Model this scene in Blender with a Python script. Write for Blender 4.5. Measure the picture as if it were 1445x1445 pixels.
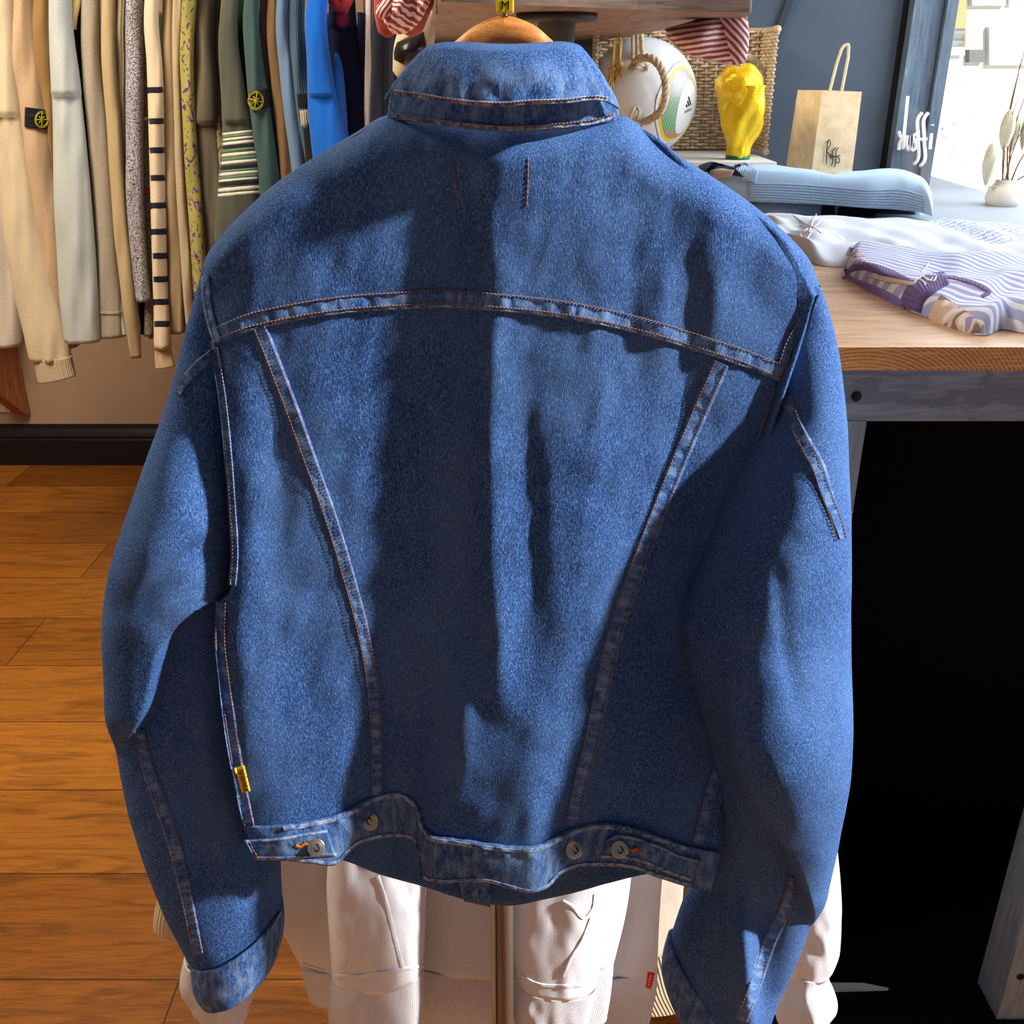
import bpy, bmesh, math, random
import numpy as np
from mathutils import Vector
from mathutils.bvhtree import BVHTree

for o in list(bpy.data.objects):
    bpy.data.objects.remove(o)
SC = bpy.context.scene
COL = SC.collection
rng = np.random.RandomState(7)
random.seed(7)

# ------------------------------------------------------------------ camera, world, sun, exposure
F, PITCH, EYE = 1400.0, math.radians(24.0), 1.45
cam = bpy.data.cameras.new('camera')
cam.sensor_width = 36.0
cam.lens = F / 1445.0 * 36.0
cam.clip_start = 0.02
cam.clip_end = 200
camo = bpy.data.objects.new('camera', cam)
COL.objects.link(camo)
camo.location = (0, 0, EYE)
camo.rotation_euler = (math.pi / 2 - PITCH, 0, 0)
SC.camera = camo

world = bpy.data.worlds.new('sky')
SC.world = world
world.use_nodes = True
bg = world.node_tree.nodes['Background']
bg.inputs[0].default_value = (0.72, 0.84, 1.0, 1)
bg.inputs[1].default_value = 0.20

SUN_AZ, SUN_EL = math.radians(11.5), math.radians(33)      # azimuth: turned from +X towards -Y
sl = bpy.data.lights.new('sun', 'SUN')
sl.energy = 10.5
sl.angle = math.radians(3.0)
sl.color = (1.0, 0.97, 0.93)
so = bpy.data.objects.new('sun', sl)
COL.objects.link(so)
_d = Vector((-math.cos(SUN_EL) * math.cos(SUN_AZ), math.cos(SUN_EL) * math.sin(SUN_AZ), -math.sin(SUN_EL)))
so.rotation_euler = _d.to_track_quat('-Z', 'Y').to_euler()

def area(name, loc, target, sx, sy, energy, col):
    l = bpy.data.lights.new(name, 'AREA')
    l.shape = 'RECTANGLE'; l.size = sx; l.size_y = sy
    l.energy = energy; l.color = col
    o = bpy.data.objects.new(name, l); COL.objects.link(o)
    o.location = loc
    o.rotation_euler = (Vector(target) - Vector(loc)).to_track_quat('-Z', 'Y').to_euler()
    return o
# warm ceiling spots over the clothes rail and the floor
area('ceiling_lamp', (-1.1, 1.75, 2.62), (-1.0, 2.7, 0.9), 0.5, 0.3, 30, (1.0, 0.84, 0.64))
area('ceiling_lamp', (-1.5, 1.1, 2.62), (-1.1, 1.6, 0.0), 0.5, 0.5, 46, (1.0, 0.84, 0.64))

# added daylight fill for the counter, in front of a made-up unseen blind
area('added_side_daylight', (1.94, 1.75, 1.75), (0.3, 1.75, 1.25), 1.5, 1.5, 58, (0.86, 0.93, 1.0))
area('back_window_daylight', (1.55, 2.55, 2.0), (0.75, 1.9, 1.2), 0.9, 0.9, 16, (0.86, 0.93, 1.0))

vs = SC.view_settings
vs.view_transform = 'Standard'
vs.look = 'None'
vs.gamma = 1
vs.exposure = 0.0
vs.use_curve_mapping = False
SC.cycles.use_denoising = True
SC.cycles.max_bounces = 6

# ------------------------------------------------------------------ projection helpers
CA, SA = math.cos(PITCH), math.sin(PITCH)
def rays(px, py):
    cx = (np.asarray(px, float) - 722.5) / F
    cy = (np.asarray(py, float) - 722.5) / F
    cx, cy = np.broadcast_arrays(cx, cy)
    return np.stack([cx, CA - cy * SA, -SA - cy * CA], -1)
def PY(px, py, Y):                 # point on the vertical plane at distance Y
    d = rays(px, py)
    t = np.asarray(Y, float) / d[..., 1]
    return d * t[..., None] + np.array([0, 0, EYE])
def PZ(px, py, z):                 # point on the horizontal plane at height z
    d = rays(px, py)
    t = (np.asarray(z, float) - EYE) / d[..., 2]
    return d * t[..., None] + np.array([0, 0, EYE])
def PROJ(p):
    p = np.asarray(p, float) - np.array([0, 0, EYE])
    dep = p[..., 1] * CA - p[..., 2] * SA
    up = p[..., 1] * SA + p[..., 2] * CA
    return 722.5 + F * p[..., 0] / dep, 722.5 - F * up / dep

# ------------------------------------------------------------------ curves and meshes
def spline(pts, n):
    """n points along a smooth curve through pts, by arc length"""
    p = np.asarray(pts, float)
    if len(p) == 2:
        t = np.linspace(0, 1, n)[:, None]
        return p[0] * (1 - t) + p[1] * t
    d = np.linalg.norm(np.diff(p[:, :2] if p.shape[1] > 3 else p, axis=0), axis=1)
    d = np.maximum(d, 1e-9)
    s = np.concatenate([[0], np.cumsum(d)])
    m = np.zeros_like(p)
    sl_ = np.diff(p, axis=0) / d[:, None]
    m[0], m[-1] = sl_[0], sl_[-1]
    m[1:-1] = (sl_[:-1] * d[1:, None] + sl_[1:] * d[:-1, None]) / (d[1:] + d[:-1])[:, None]
    q = np.linspace(0, s[-1], n)
    k = np.clip(np.searchsorted(s, q, 'right') - 1, 0, len(d) - 1)
    h = d[k][:, None]
    t = ((q - s[k]) / d[k])[:, None]
    return ((2*t**3 - 3*t**2 + 1) * p[k] + (t**3 - 2*t**2 + t) * h * m[k]
            + (-2*t**3 + 3*t**2) * p[k+1] + (t**3 - t**2) * h * m[k+1])
def coons(top, bot, left, right, nu, nv):
    T, B = spline(top, nu), spline(bot, nu)
    L = spline(left, nv) if left is not None else spline([T[0], B[0]], nv)
    R = spline(right, nv) if right is not None else spline([T[-1], B[-1]], nv)
    u = np.linspace(0, 1, nu)[None, :, None]
    v = np.linspace(0, 1, nv)[:, None, None]
    c = ((1-v) * T[None] + v * B[None] + (1-u) * L[:, None] + u * R[:, None]
         - ((1-u)*(1-v)*T[0] + u*(1-v)*T[-1] + (1-u)*v*B[0] + u*v*B[-1]))
    return c
def ss(a, b, x):
    t = np.clip((np.asarray(x, float) - a) / (b - a), 0, 1)
    return t * t * (3 - 2 * t)
def noise1(n, step, amp, seed):
    r = np.random.RandomState(seed)
    k = r.uniform(-1, 1, int(n / step) + 4)
    x = np.arange(n) / step
    i = x.astype(int); t = x - i; t = t*t*(3-2*t)
    return amp * (k[i] * (1-t) + k[i+1] * t)
def noise2(x, y, scale, seed):
    """smooth value noise"""
    r = np.random.RandomState(seed)
    tab = r.uniform(-1, 1, (64, 64))
    x = np.asarray(x, float) / scale; y = np.asarray(y, float) / scale
    i = np.floor(x).astype(int); j = np.floor(y).astype(int)
    a = x - i; b = y - j
    a = a*a*(3-2*a); b = b*b*(3-2*b)
    g = lambda p, q: tab[p % 64, q % 64]
    return (g(i, j)*(1-a)*(1-b) + g(i+1, j)*a*(1-b) + g(i, j+1)*(1-a)*b + g(i+1, j+1)*a*b)

class MB:
    """collects shapes for one mesh"""
    def __init__(s):
        s.v = []; s.f = []; s.uv = []; s.mi = []
    def n(s):
        return len(s.v)
    def add(s, verts, faces, uvs=None, mi=0):
        b = len(s.v)
        s.v.extend([tuple(map(float, p)) for p in verts])
        s.uv.extend([tuple(map(float, q)) for q in (uvs if uvs is not None else [(0, 0)] * len(verts))])
        for f in faces:
            s.f.append([b + i for i in f]); s.mi.append(mi)
        return s
    def grid(s, P, wrap=False, mi=0, flip=False):
        P = np.asarray(P, float)
        nv, nu = P.shape[:2]
        du = np.zeros((nv, nu)); dv = np.zeros((nv, nu))
        du[:, 1:] = np.cumsum(np.linalg.norm(np.diff(P, axis=1), axis=2), 1)
        dv[1:, :] = np.cumsum(np.linalg.norm(np.diff(P, axis=0), axis=2), 0)
        du = np.broadcast_to(du.mean(0)[None], du.shape); dv = np.broadcast_to(dv.mean(1)[:, None], dv.shape)
        faces = []
        for i in range(nv - 1):
            for j in range(nu if wrap else nu - 1):
                k = (j + 1) % nu
                f = [i*nu + j, (i+1)*nu + j, (i+1)*nu + k, i*nu + k]
                faces.append(f[::-1] if flip else f)
        s.add(P.reshape(-1, 3), faces, np.stack([du, dv], -1).reshape(-1, 2), mi)
        return s
    def box(s, a, b, mi=0):
        x0, y0, z0 = a; x1, y1, z1 = b
        v = [(x0,y0,z0),(x1,y0,z0),(x1,y1,z0),(x0,y1,z0),(x0,y0,z1),(x1,y0,z1),(x1,y1,z1),(x0,y1,z1)]
        return s.add(v, [[0,3,2,1],[4,5,6,7],[0,1,5,4],[1,2,6,5],[2,3,7,6],[3,0,4,7]], [(p[0]+p[1], p[2]) for p in v], mi)
    def tube(s, pts, r, seg=8, cap=True, mi=0, ry=None):
        p = np.asarray(pts, float)
        n = len(p)
        r = np.broadcast_to(np.asarray(r, float), (n,))
        t = np.gradient(p, axis=0)
        t /= np.maximum(np.linalg.norm(t, axis=1), 1e-12)[:, None]
        up = np.array([0, 0, 1.0]) if abs(t[0][2]) < .9 else np.array([0, 1.0, 0])
        rows = []
        a = np.cross(t[0], up); a /= np.linalg.norm(a)
        for i in range(n):
            a = a - t[i] * a.dot(t[i]); a /= max(np.linalg.norm(a), 1e-12)
            b = np.cross(t[i], a)
            th = np.linspace(0, 2*np.pi, seg, endpoint=False)
            rows.append(p[i] + r[i] * (np.cos(th)[:, None] * a + np.sin(th)[:, None] * b))
        b0 = len(s.v)
        s.grid(np.array(rows), wrap=True, mi=mi)
        if cap:
            s.f.append([b0 + i for i in range(seg)]); s.mi.append(mi)
            e = b0 + (n-1) * seg
            s.f.append([e + i for i in range(seg)][::-1]); s.mi.append(mi)
        return s
    def lathe(s, prof, c, seg=32, mi=0, flute=None):
        th = np.linspace(0, 2*np.pi, seg, endpoint=False)
        rows = []
        for (r, z) in prof:
            rr = r * (1 + (flute(th, z) if flute else 0))
            rows.append(np.stack([c[0] + rr*np.cos(th), c[1] + rr*np.sin(th), np.full(seg, c[2] + z)], -1))
        return s.grid(np.array(rows), wrap=True, mi=mi, flip=False)
    def build(s, name, mats, parent=None, smooth=True, thick=0, off=-1, bevel=0, subsurf=0):
        me = bpy.data.meshes.new(name)
        me.from_pydata(s.v, [], s.f)
        uvl = me.uv_layers.new(name='UVMap')
        idx = np.zeros(len(me.loops), int); me.loops.foreach_get('vertex_index', idx)
        uvl.data.foreach_set('uv', np.asarray(s.uv, float)[idx].reshape(-1))
        if not isinstance(mats, (list, tuple)): mats = [mats]
        for m in mats: me.materials.append(m)
        me.polygons.foreach_set('material_index', s.mi)
        me.polygons.foreach_set('use_smooth', [smooth] * len(me.polygons))
        me.update()
        o = bpy.data.objects.new(name, me)
        COL.objects.link(o)
        if parent is not None:
            o.parent = parent
            L = parent.location.copy()
            q = parent
            while q.parent is not None:
                q = q.parent
                L = L + q.location
            o.location = -L
        if thick:
            m = o.modifiers.new('thickness', 'SOLIDIFY'); m.thickness = thick; m.offset = off
        if bevel:
            m = o.modifiers.new('bevel', 'BEVEL'); m.width = bevel; m.segments = 3; m.limit_method = 'ANGLE'
        if subsurf:
            m = o.modifiers.new('smooth', 'SUBSURF'); m.levels = subsurf; m.render_levels = subsurf
        return o
def tag(o, label, cat, group=None):
    o['label'] = label; o['category'] = cat
    if group: o['group'] = group
    return o
def empty(name, loc, label, cat, group=None):
    o = bpy.data.objects.new(name, None)
    COL.objects.link(o)
    o.location = tuple(map(float, loc)); o.empty_display_size = 0.05
    return tag(o, label, cat, group)
def struct(name, mb, mat, **k):
    o = mb.build(name, mat, **k)
    o['kind'] = 'structure'
    return o
def part_label(o, text):
    o['label'] = text
    return o

class Surf:
    """finds the point of built meshes seen at a pixel, so trims can be laid on the cloth"""
    def __init__(s, objs):
        s.t = []
        for o in objs:
            me = o.data
            vs_ = [v.co.copy() for v in me.vertices]
            s.t.append(BVHTree.FromPolygons(vs_, [list(p.vertices) for p in me.polygons]))
    def __call__(s, px, py, lift=0.0):
        px = np.asarray(px, float); py = np.asarray(py, float)
        d = rays(px, py).reshape(-1, 3)
        out = np.full(len(d), np.nan)
        for i, q in enumerate(d):
            v = Vector(q).normalized(); best = None
            for t in s.t:
                h = t.ray_cast(Vector((0, 0, EYE)), v)
                if h[0] is not None and (best is None or h[3] < best): best = h[3]
            if best is not None: out[i] = best
        dn = d / np.linalg.norm(d, axis=1)[:, None]
        bad = np.isnan(out)
        if bad.any():
            good = np.where(~bad)[0]
            if len(good) == 0: out[:] = 0.75
            else:
                for i in np.where(bad)[0]:
                    out[i] = out[good[np.argmin(np.abs(good - i))]]
        out = out - np.broadcast_to(np.asarray(lift, float), px.shape).reshape(-1)
        return (dn * out[:, None] + np.array([0, 0, EYE])).reshape(px.shape + (3,))

# ------------------------------------------------------------------ materials
def srgb(r, g, b):
    f = lambda c: (c/255/12.92) if c/255 <= .04045 else ((c/255+.055)/1.055)**2.4
    return (f(r), f(g), f(b), 1)
class NT:
    def __init__(s, name, rough=.6, spec=.3):
        s.m = bpy.data.materials.new(name); s.m.use_nodes = True
        s.t = s.m.node_tree; s.n = s.t.nodes; s.b = s.n['Principled BSDF']
        s.b.inputs['Roughness'].default_value = rough
        s.b.inputs['Specular IOR Level'].default_value = spec
    def link(s, a, b): s.t.links.new(a, b)
    def coord(s, kind='Object', rot=(0,0,0), scale=(1,1,1), loc=(0,0,0)):
        c = s.n.new('ShaderNodeTexCoord'); m = s.n.new('ShaderNodeMapping')
        m.inputs['Rotation'].default_value = rot; m.inputs['Scale'].default_value = scale; m.inputs['Location'].default_value = loc
        s.link(c.outputs[kind], m.inputs[0]); return m.outputs[0]
    def noise(s, vec, scale, detail=2, rough=.5, dist=0):
        n = s.n.new('ShaderNodeTexNoise')
        n.inputs['Scale'].default_value = scale; n.inputs['Detail'].default_value = detail
        n.inputs['Roughness'].default_value = rough; n.inputs['Distortion'].default_value = dist
        s.link(vec, n.inputs['Vector']); return n.outputs['Fac']
    def wave(s, vec, scale, dist=0, detail=2, dscale=1, ty='BANDS', dirn='X', prof='SIN'):
        n = s.n.new('ShaderNodeTexWave'); n.wave_type = ty
        if ty == 'BANDS': n.bands_direction = dirn
        else: n.rings_direction = dirn
        n.wave_profile = prof
        n.inputs['Scale'].default_value = scale; n.inputs['Distortion'].default_value = dist
        n.inputs['Detail'].default_value = detail; n.inputs['Detail Scale'].default_value = dscale
        s.link(vec, n.inputs['Vector']); return n.outputs['Fac']
    def ramp(s, fac, stops, interp='LINEAR'):
        r = s.n.new('ShaderNodeValToRGB'); e = r.color_ramp.elements
        r.color_ramp.interpolation = interp
        while len(e) < len(stops): e.new(.5)
        for i, (p, c) in enumerate(stops):
            e[i].position = p; e[i].color = c if len(c) == 4 else (*c, 1)
        s.link(fac, r.inputs[0]); return r.outputs[0]
    def mix(s, a, b, fac, mode='MIX'):
        n = s.n.new('ShaderNodeMix'); n.data_type = 'RGBA'; n.blend_type = mode
        for v, i in ((fac, 0), (a, 6), (b, 7)):
            if isinstance(v, (int, float)): n.inputs[i].default_value = v
            elif isinstance(v, tuple): n.inputs[i].default_value = v if len(v) == 4 else (*v, 1)
            else: s.link(v, n.inputs[i])
        return n.outputs[2]
    def math(s, op, a, b=None):
        n = s.n.new('ShaderNodeMath'); n.operation = op
        for v, i in ((a, 0), (b, 1)):
            if v is None: continue
            if isinstance(v, (int, float)): n.inputs[i].default_value = v
            else: s.link(v, n.inputs[i])
        return n.outputs[0]
    def color(s, c):
        if isinstance(c, tuple): s.b.inputs['Base Color'].default_value = c
        else: s.link(c, s.b.inputs['Base Color'])
    def bump(s, h, strength=.3, dist=.001):
        n = s.n.new('ShaderNodeBump'); n.inputs['Strength'].default_value = strength; n.inputs['Distance'].default_value = dist
        s.link(h, n.inputs['Height']); s.link(n.outputs[0], s.b.inputs['Normal'])

def plain(name, c, rough=.5, metal=0, spec=.3):
    t = NT(name, rough, spec); t.color(c); t.b.inputs['Metallic'].default_value = metal
    v = t.noise(t.coord(), 40, 3)
    t.color(t.mix(c, tuple(x*.85 for x in c[:3]) + (1,), v))
    return t.m
def fabric(name, c, c2=None, scale=900, amt=.35, rib=None, big=.25, rough=.9):
    """knitted or woven cloth: fine fleck, soft large variation, optional ribs along uv"""
    t = NT(name, rough, .15)
    c2 = c2 or tuple(min(1, x*.62) for x in c[:3]) + (1,)
    v = t.coord()
    f = t.noise(v, scale, 3, .7)
    g = t.noise(v, 9, 2)
    fr = t.ramp(f, [(.5 - amt*.4, c2), (.5 + amt*.4, c)])
    col = t.mix(fr, tuple(x*(1-big) for x in c[:3]) + (1,), t.math('MULTIPLY', g, .5))
    t.color(col)
    t.b.inputs['Sheen Weight'].default_value = .15
    if rib:
        w = t.wave(t.coord('UV'), rib, 0, 0, 1, 'BANDS', 'X')
        t.bump(w, .6, .002)
    else:
        t.bump(f, .25, .001)
    return t.m
def denim(name, light=1.0, wear=0.0, seam=False, low=None):
    t = NT(name, .85, .12)
    v = t.coord('Object', rot=(0, math.radians(32), 0), scale=(1500, 1500, 330))
    f = t.noise(v, 1.0, 2, .6)
    v2 = t.coord('Object', scale=(1, 1, 1))
    f2 = t.noise(v2, 1100, 2, .6)
    fm = t.math('ADD', t.math('MULTIPLY', f, .55), t.math('MULTIPLY', f2, .45))
    g = t.noise(t.coord('Object', scale=(1, 1, .45)), 14, 3, .6)
    k = light
    dark = (.007*k, .020*k, .066*k, 1); mid = (.019*k, .064*k, .215*k, 1); hi = (.12*k, .235*k, .48*k, 1)
    col = t.ramp(fm, [(.36, dark), (.50, mid), (.66, hi)])
    col2 = t.mix(col, t.mix(col, (.085*k, .17*k, .34*k, 1), .35), t.ramp(g, [(.42, (0,0,0,1)), (.68, (1,1,1,1))]))
    if seam:
        u = t.coord('UV', scale=(1, .35, 1))
        n = t.noise(u, 130, 3, .65)
        fac = t.ramp(n, [(.44, (0,0,0,1)), (.64, (.75,.75,.75,1))])
        if low:                                   # rubbed only towards the lower, stitched edge
            sp = t.n.new('ShaderNodeSeparateXYZ'); t.link(t.coord('UV', scale=(1, 1, 1)), sp.inputs[0])
            mr = t.n.new('ShaderNodeMapRange'); mr.inputs[1].default_value = low[0]; mr.inputs[2].default_value = low[1]
            t.link(sp.outputs[1], mr.inputs[0]); fac = t.math('MULTIPLY', fac, mr.outputs[0])
        col2 = t.mix(col2, (.15*k, .24*k, .40*k, 1), fac)
    if wear:
        n = t.noise(v2, 160, 3, .7)
        col2 = t.mix(col2, (.30, .36, .44, 1), t.math('MULTIPLY', t.ramp(n, [(.4, (0,0,0,1)), (.6, (1,1,1,1))]), wear))
    t.color(col2)
    t.bump(fm, .5, .0012)
    return t.m
M = {}
M['denim'] = denim('denim')
M['denim_seam'] = denim('denim_seam', 1.1, seam=True)
M['denim_edge'] = denim('denim_worn_edge', 1.0, wear=.8)
M['denim_band'] = denim('denim_band', .92, seam=True)
M['denim_collar_fall'] = denim('denim_collar_fall', 1.1, seam=True, low=(.022, .046))
M['denim_collar'] = denim('denim_collar', 1.1, seam=True)
def thread(name, c):
    t = NT(name, .7, .2)
    t.color(t.mix(c, tuple(x*.6 for x in c[:3]) + (1,), t.noise(t.coord(), 500, 2)))
    return t.m
M['thread'] = thread('rust_thread', srgb(158, 110, 84))
M['thread_pale'] = thread('pale_thread', srgb(150, 150, 150))
M['thread_orange'] = thread('orange_thread', srgb(196, 120, 50))
# ------------------------------------------------------------------ denim jacket
JB = 0.68
jacket = empty('denim_jacket', (0.01, 0.72, 0.62), 'large blue denim jacket hung back outwards on the honey coloured wooden hanger', 'jacket')

# folds of the back: for each height in the photo, how far the cloth stands back from the plane Y = JB
FOLD = [
 (60,  [(500,.05),(545,.026),(620,.002),(700,-.008),(800,-.004),(880,.022),(940,.05)]),
 (180, [(300,.012),(420,.006),(520,.007),(600,.004),(660,.000),(705,-.007),(790,-.003),(900,.010),(1000,.020),(1160,.035)]),
 (300, [(285,.012),(330,.004),(400,.001),(520,.004),(640,.013),(690,-.004),(750,-.004),(880,.008),(950,.013),(1010,.006),(1060,.016),(1100,.016),(1158,.034)]),
 (430, [(270,.040),(300,.016),(350,.004),(450,.004),(560,.010),(640,.015),(695,-.004),(770,.003),(850,.004),(890,.011),(935,.006),(975,.016),(1010,.011),(1050,.020),(1120,.034),(1160,.05)]),
 (600, [(285,.024),(318,.004),(345,.000),(400,.009),(440,.006),(520,.012),(600,.018),(645,.012),(692,-.006),(740,.004),(765,.001),(800,.001),(850,.003),(905,.014),(960,.026),(1030,.034),(1110,.05)]),
 (760, [(285,.024),(322,.004),(350,-.001),(395,.008),(430,.007),(520,.014),(600,.021),(650,.013),(690,-.008),(715,-.003),(748,.004),(778,-.002),(840,.002),(900,.017),(980,.038),(1060,.05)]),
 (900, [(285,.022),(310,.004),(335,-.004),(430,.010),(500,.014),(580,.024),(655,.012),(702,-.012),(735,-.003),(752,.000),(790,-.005),(850,.004),(920,.022),(1010,.046),(1080,.052)]),
 (1030,[(290,.022),(322,.002),(345,-.004),(430,.007),(480,.010),(560,.026),(608,.018),(648,-.012),(690,-.010),(760,-.016),(820,-.008),(880,.008),(960,.024),(1030,.042)]),
 (1120,[(310,.018),(340,.003),(370,-.002),(470,.010),(550,.030),(590,.022),(616,-.006),(660,-.012),(750,-.022),(800,-.010),(850,.006),(930,.014),(1030,.030)]),
 (1190,[(320,.016),(352,.003),(390,-.002),(480,.012),(548,.033),(586,.026),(598,-.004),(650,-.012),(748,-.025),(800,-.008),(858,.008),(930,.006),(1025,.022)]),
 (1280,[(330,.016),(360,.003),(400,-.002),(480,.014),(548,.034),(588,.027),(599,-.004),(650,-.012),(748,-.027),(800,-.008),(858,.008),(930,.006),(1025,.022)]),
]
FX = np.arange(260, 1200, 2.0)
def _row(pts):
    p = np.array(pts, float)
    y = np.interp(FX, p[:, 0], p[:, 1])
    k = np.exp(-0.5 * (np.arange(-12, 13) / 4.0) ** 2); k /= k.sum()
    yp = np.pad(y, 12, mode='edge')
    return np.convolve(yp, k, 'valid')
FT = np.array([_row(r[1]) for r in FOLD]); FYS = np.array([r[0] for r in FOLD], float)
_FF = []
_yy = np.arange(40, 1300, 4.0)
for j in range(FT.shape[1]):
    _FF.append(np.interp(_yy, FYS, FT[:, j]))
_FF = np.array(_FF).T
_k = np.exp(-0.5 * (np.arange(-20, 21) / 8.0) ** 2); _k /= _k.sum()
_FF = np.array([np.convolve(np.pad(_FF[:, j], 20, mode='edge'), _k, 'valid') for j in range(_FF.shape[1])]).T
def bodyY(px, py):
    px = np.asarray(px, float); py = np.asarray(py, float)
    i = np.clip((py - 40) / 4.0, 0, _FF.shape[0] - 1.001); j = np.clip((px - 260) / 2.0, 0, _FF.shape[1] - 1.001)
    a = i.astype(int); b = j.astype(int); s = i - a; t = j - b
    h = _FF[a, b]*(1-s)*(1-t) + _FF[a+1, b]*s*(1-t) + _FF[a, b+1]*(1-s)*t + _FF[a+1, b+1]*s*t
    h = h + .0011 * noise2(px, py, 46, 3) + .0007 * noise2(px + .3*py, py*.5, 20, 5)
    # small drag lines above the hem
    w = ss(1000, 1110, py) * (1 - ss(1160, 1190, py)) * ss(600, 640, px) * (1 - ss(800, 840, px))
    h = h + w * .00015 * np.sin((px * .75 - py * .9) / 9.0)
    return JB + h

YT = [(545,163),(500,188),(440,224),(390,258),(345,298),(310,335),(291,362),(284,386)]          # left shoulder line
YTR = [(876,163),(930,203),(1000,246),(1060,287),(1110,330),(1143,368),(1158,405)]
NECK = [(545,163),(600,169),(660,176),(711,179),(780,176),(850,168),(876,163)]
TOP = YT[::-1] + NECK[1:-1] + YTR
YB = [(301,486),(345,468),(400,455),(500,440),(560,436),(630,433),(700,438),(800,449),(900,470),(1000,500),(1060,520),(1106,541)]
UL = [(284,386),(286,420),(292,455),(301,486)]
UR = [(1158,405),(1142,450),(1120,485),(1110,515),(1106,541)]
g = coons(TOP, YB, UL, UR, 300, 110)
_t = np.clip(np.arange(110)[:, None] / 26.0, 0, 1); rnd = .030 * (1 - np.sqrt(1 - (1 - _t) ** 2))          # the cloth rolls over the shoulder
yd = bodyY(g[..., 0], g[..., 1]) + rnd
yoke = MB().grid(PY(g[..., 0], g[..., 1], yd)).build('yoke', M['denim'], jacket, thick=.002)

# back panel below the yoke
BL = [(297,482),(308,540),(317,620),(322,720),(325,800),(322,838),(309,850),(307,900),(312,970),(325,1050),(338,1115),(346,1172)]
BR = [(1110,535),(1095,580),(1066,680),(1044,760),(1034,880),(1040,980),(1036,1060),(1022,1120),(1012,1170),(1016,1212)]
WT = [(346,1168),(400,1166),(450,1158),(490,1146),(515,1132),(540,1121),(562,1119),(580,1128),(591,1146),(597,1168),(606,1178),(640,1185),(700,1194),(735,1197),(765,1193),(790,1180),(815,1169),(850,1163),(885,1167),(930,1181),(975,1196),(1016,1204)]
YB2 = [(297,478)] + [(x, y - 6) for x, y in YB[1:-1]] + [(1110,535)]
WT2 = [(x, y + 7) for x, y in WT]
g = coons(YB2, WT2, BL[:-1] + [(346,1175)], BR[:-1] + [(1016,1211)], 380, 330)
yd = bodyY(g[..., 0], g[..., 1]) + .0014
back = MB().grid(PY(g[..., 0], g[..., 1], yd)).build('back_panel', M['denim'], jacket, thick=.002)

# waistband
WB = [(358,1215),(400,1215),(440,1219),(475,1220),(490,1206),(505,1193),(530,1185),(560,1182),(582,1186),(591,1198),(593,1225),(597,1240),(615,1246),(660,1245),(690,1247),(720,1255),(748,1261),(772,1254),(790,1236),(810,1226),(850,1223),(890,1226),(935,1241),(975,1253),(1003,1258)]
WL, WR = [(346,1168),(358,1215)], [(1016,1204),(1003,1258)]
g = coons(WT, WB, WL, WR, 340, 34)
vv = np.linspace(0, 1, 34)[:, None]
band_off = -.003 - .0012 * np.sin(np.pi * vv)
g2 = g.copy()
# depth follows the hem line so the band stays upright under the fold it hangs from
yd = bodyY(g[..., 0], 1200 + 0 * g[..., 1]) * .8 + bodyY(g[..., 0], g[..., 1]) * .2 + band_off
yd = yd + .0008 * np.sin(g[..., 0] / 5.5 + 2 * noise2(g[..., 0], g[..., 1], 30, 8)) * np.exp(-((vv - .16) / .12) ** 2)
waist = MB().grid(PY(g[..., 0], g[..., 1], yd)).build('waistband', M['denim_band'], jacket, thick=.0035)

# front of the jacket (seen only below the hem): a shell behind the back, closed at the shoulders
FL = [(300,400),(318,620),(325,800),(318,900),(330,1050),(350,1170),(362,1196)]
FR = [(1150,420),(1075,640),(1040,780),(1036,900),(1036,1060),(1010,1170),(998,1224)]
FB = [(362,1196),(430,1204),(490,1216),(530,1232),(600,1252),(650,1268),(690,1276),(720,1278),(765,1270),(810,1260),(860,1246),(910,1234),(998,1224)]
FT_ = [(300,400),(345,312),(440,236),(545,175),(600,182),(711,190),(850,180),(876,176),(1000,260),(1110,342),(1150,420)]
g = coons(FT_, FB, FL, FR, 180, 140)
u = np.linspace(0, 1, 180)[None, :]; v = np.linspace(0, 1, 140)[:, None]
yd = bodyY(g[..., 0], 300 + 0*g[..., 1]) * 0 + JB + .03 + .085 * np.sin(np.pi * u) ** .6 * ss(0, .25, v) + .004 * np.sin(u * 40)
front = MB().grid(PY(g[..., 0], g[..., 1], yd)).build('front_panel', M['denim'], jacket, thick=.003)
g = coons([(640,1225),(690,1228)], [(655,1272),(692,1280)], None, None, 12, 12)
yd = JB + .105
placket = MB().grid(PY(g[..., 0], g[..., 1], yd + 0*g[..., 0])).build('front_placket', M['denim_band'], jacket, thick=.004)

# collar stand and collar
CS = [(552,128),(620,140),(711,146),(800,142),(866,136)]
CSB = [(545,168),(600,175),(660,182),(711,186),(780,183),(850,174),(876,168)]
g = coons(CS, CSB, None, None, 160, 16)
ncv = lambda x: .034 * ((x - 711) / 165.0) ** 2
yd = bodyY(g[..., 0], 190) * .5 + JB * .5 + ncv(g[..., 0]) * .75 - .001 - .002 * np.linspace(1, 0, 16)[:, None]
stand = MB().grid(PY(g[..., 0], g[..., 1], yd)).build('collar_stand', M['denim_collar'], jacket, thick=.003)
CT = [(592,74),(604,65),(622,60),(650,59),(690,61),(720,62),(760,60),(800,59),(818,64),(828,74)]
CB = [(541,141),(556,134),(580,137),(611,142),(640,146),(666,149),(711,151),(749,148),(805,146),(840,142),(858,144),(875,154)]
CL = [(592,74),(575,92),(560,111),(548,128),(541,141)]
CR = [(828,74),(842,92),(858,118),(869,138),(875,154)]
g = coons(CT, CB, CL, CR, 260, 70)
v = np.linspace(0, 1, 70)[:, None]
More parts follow.
